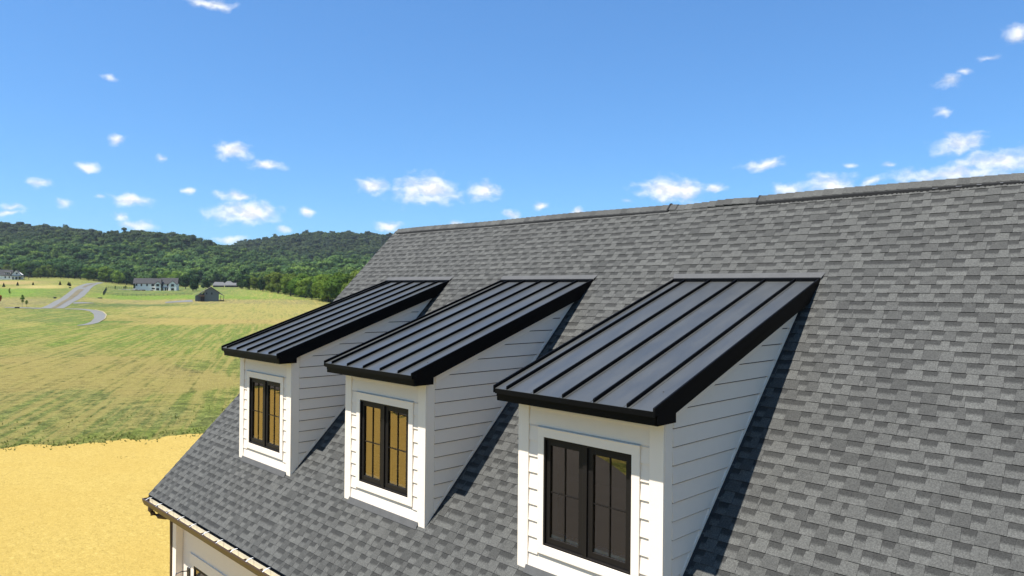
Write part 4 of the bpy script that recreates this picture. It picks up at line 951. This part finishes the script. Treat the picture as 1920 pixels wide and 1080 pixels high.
# dark rail fence left of and before the white house
def fence():
    o = empty('rail_fence', (*hit(193, 553), 0), 0, 'dark rail fence enclosing the paddock in front of the long white house', 'fence'); base = Vector(o.location)
    P = [hit(250, 541.5), hit(199.5, 541.0), hit(193, 553), hit(360, 553)]
    runs = [(0, 1), (1, 2), (2, 3)]; pm = None
    for a, b in runs:
        L = math.dist(P[a], P[b]); n = max(2, int(L/2.6))
        ends = [(P[a][0]+(P[b][0]-P[a][0])*i/n, P[a][1]+(P[b][1]-P[a][1])*i/n) for i in range(n+1)]
        for i in range(n+1):
            x, y = ends[i]; z = gz1(x, y)
            if pm is None: pm = MB().box(-.05, .05, -.05, .05, -.3, 1.3).build('post', 'trimdark', o); q = pm
            else: q = pm.copy(); COL.objects.link(q)
            q.location = (x-base.x, y-base.y, z)
            if i < n:
                x2, y2 = ends[i+1]; z2 = gz1(x2, y2)
                for hh in (.3, .75, 1.15) if (a, b) != (1, 2) else (.3, .5, .7, .9, 1.15):
                    MB().tube([(x-base.x, y-base.y, z+hh), (x2-base.x, y2-base.y, z2+hh)], .035 if (a, b) != (1, 2) else .06, 4).build('rail', 'trimdark', o)
fence()
def utility(u, v, lb, w=.9, hgt=.6):
    x, y = hit(u, v); o = MB().box(-w/2, w/2, -.4, .4, 0, hgt).box(-w/2-.05, w/2+.05, -.45, .45, hgt, hgt+.06).build('utility_box', 'trimdark', bevel=.02); o.location = (x, y, gz1(x, y)); o.rotation_euler.z = math.atan2(RT[1], RT[0]); tag(o, lb, 'box')
utility(187.5, 559.5, 'dark box lying in the bright green field right of the road', 1.6, .35); utility(103, 559.5, 'small dark box on the meadow just left of the road', .8, .5)
utility(32, 578, 'low dark box where the narrow lane begins', 1.0, .35); utility(131, 540, 'tiny dark box below the two conifers by the road', .8, .5)
utility(200.5, 529, 'dark box at the far top of the road, left one', 1.6, .5); utility(219, 529, 'dark box at the far top of the road, right one', 1.2, .5)
# shrubs and weeds along the straw edge
def tufts():
    r = np.random.default_rng(9); V = []; F = []
    so = np.array(SO); sel = so[(so[:, 0] < -30) & (so[:, 1] > -8) & (so[:, 1] < 18)]
    base = []
    for _ in range(1100):
        p = sel[r.integers(len(sel))]; base.append((p[0]+r.normal(-.5, .7), p[1]+r.normal(0, .3), r.uniform(.03, .13)))
    for _ in range(26): 
        cx, cy = r.uniform(-31, -20), r.uniform(2, 12)
        if r.random() < .5: 
            for _ in range(14): base.append((cx+r.normal(0, .3), cy+r.normal(0, .25), r.uniform(.02, .05)))
    for _ in range(700):
        x = r.uniform(-44, -36.5); y = r.uniform(-9, 32); base.append((x, y, r.uniform(.03, .11)))
    for x, y, h in base:
        z = gz1(x, y)+.02
        for k in range(3):
            a = r.random()*6.28; w = h*.35; b = len(V); dx, dy = math.cos(a), math.sin(a)
            V += [(x-dx*w, y-dy*w, z), (x+dx*w, y+dy*w, z), (x+dx*w*.4+r.normal(0, h*.5), y+dy*w*.4+r.normal(0, h*.5), z+h)]; F.append((b, b+1, b+2))
    o = mesh_obj('grass_tufts', V, F, 'tuft'); tag(o, 'ragged green grass tufts along the edge of the straw mulch', kind='stuff')
foliage_mat('tuft', (.21, .22, .075), (.24, .24, .09), (.24, .24, .09))
tufts()

# ------------------------------------------------------------------ air
hz = box('haze', None, None, CAM[0]-3300, CAM[0]+3300, CAM[1]-3300, CAM[1]+3300, GZ0-2.0, CAM[2]+190)
hm = bpy.data.materials.new('haze'); hm.use_nodes = True; N = NT(hm.node_tree); N.n.clear()
pv = N.add('ShaderNodeVolumePrincipled'); pv.inputs['Color'].default_value = (.80, .90, 1, 1); pv.inputs['Density'].default_value = .00006; pv.inputs['Anisotropy'].default_value = .3
o_ = N.add('ShaderNodeOutputMaterial'); N.l.new(pv.outputs[0], o_.inputs['Volume']); hz.data.materials.append(hm); tag(hz, 'thin summer haze in the valley air', kind='stuff')
print('ground z range', GZ0)
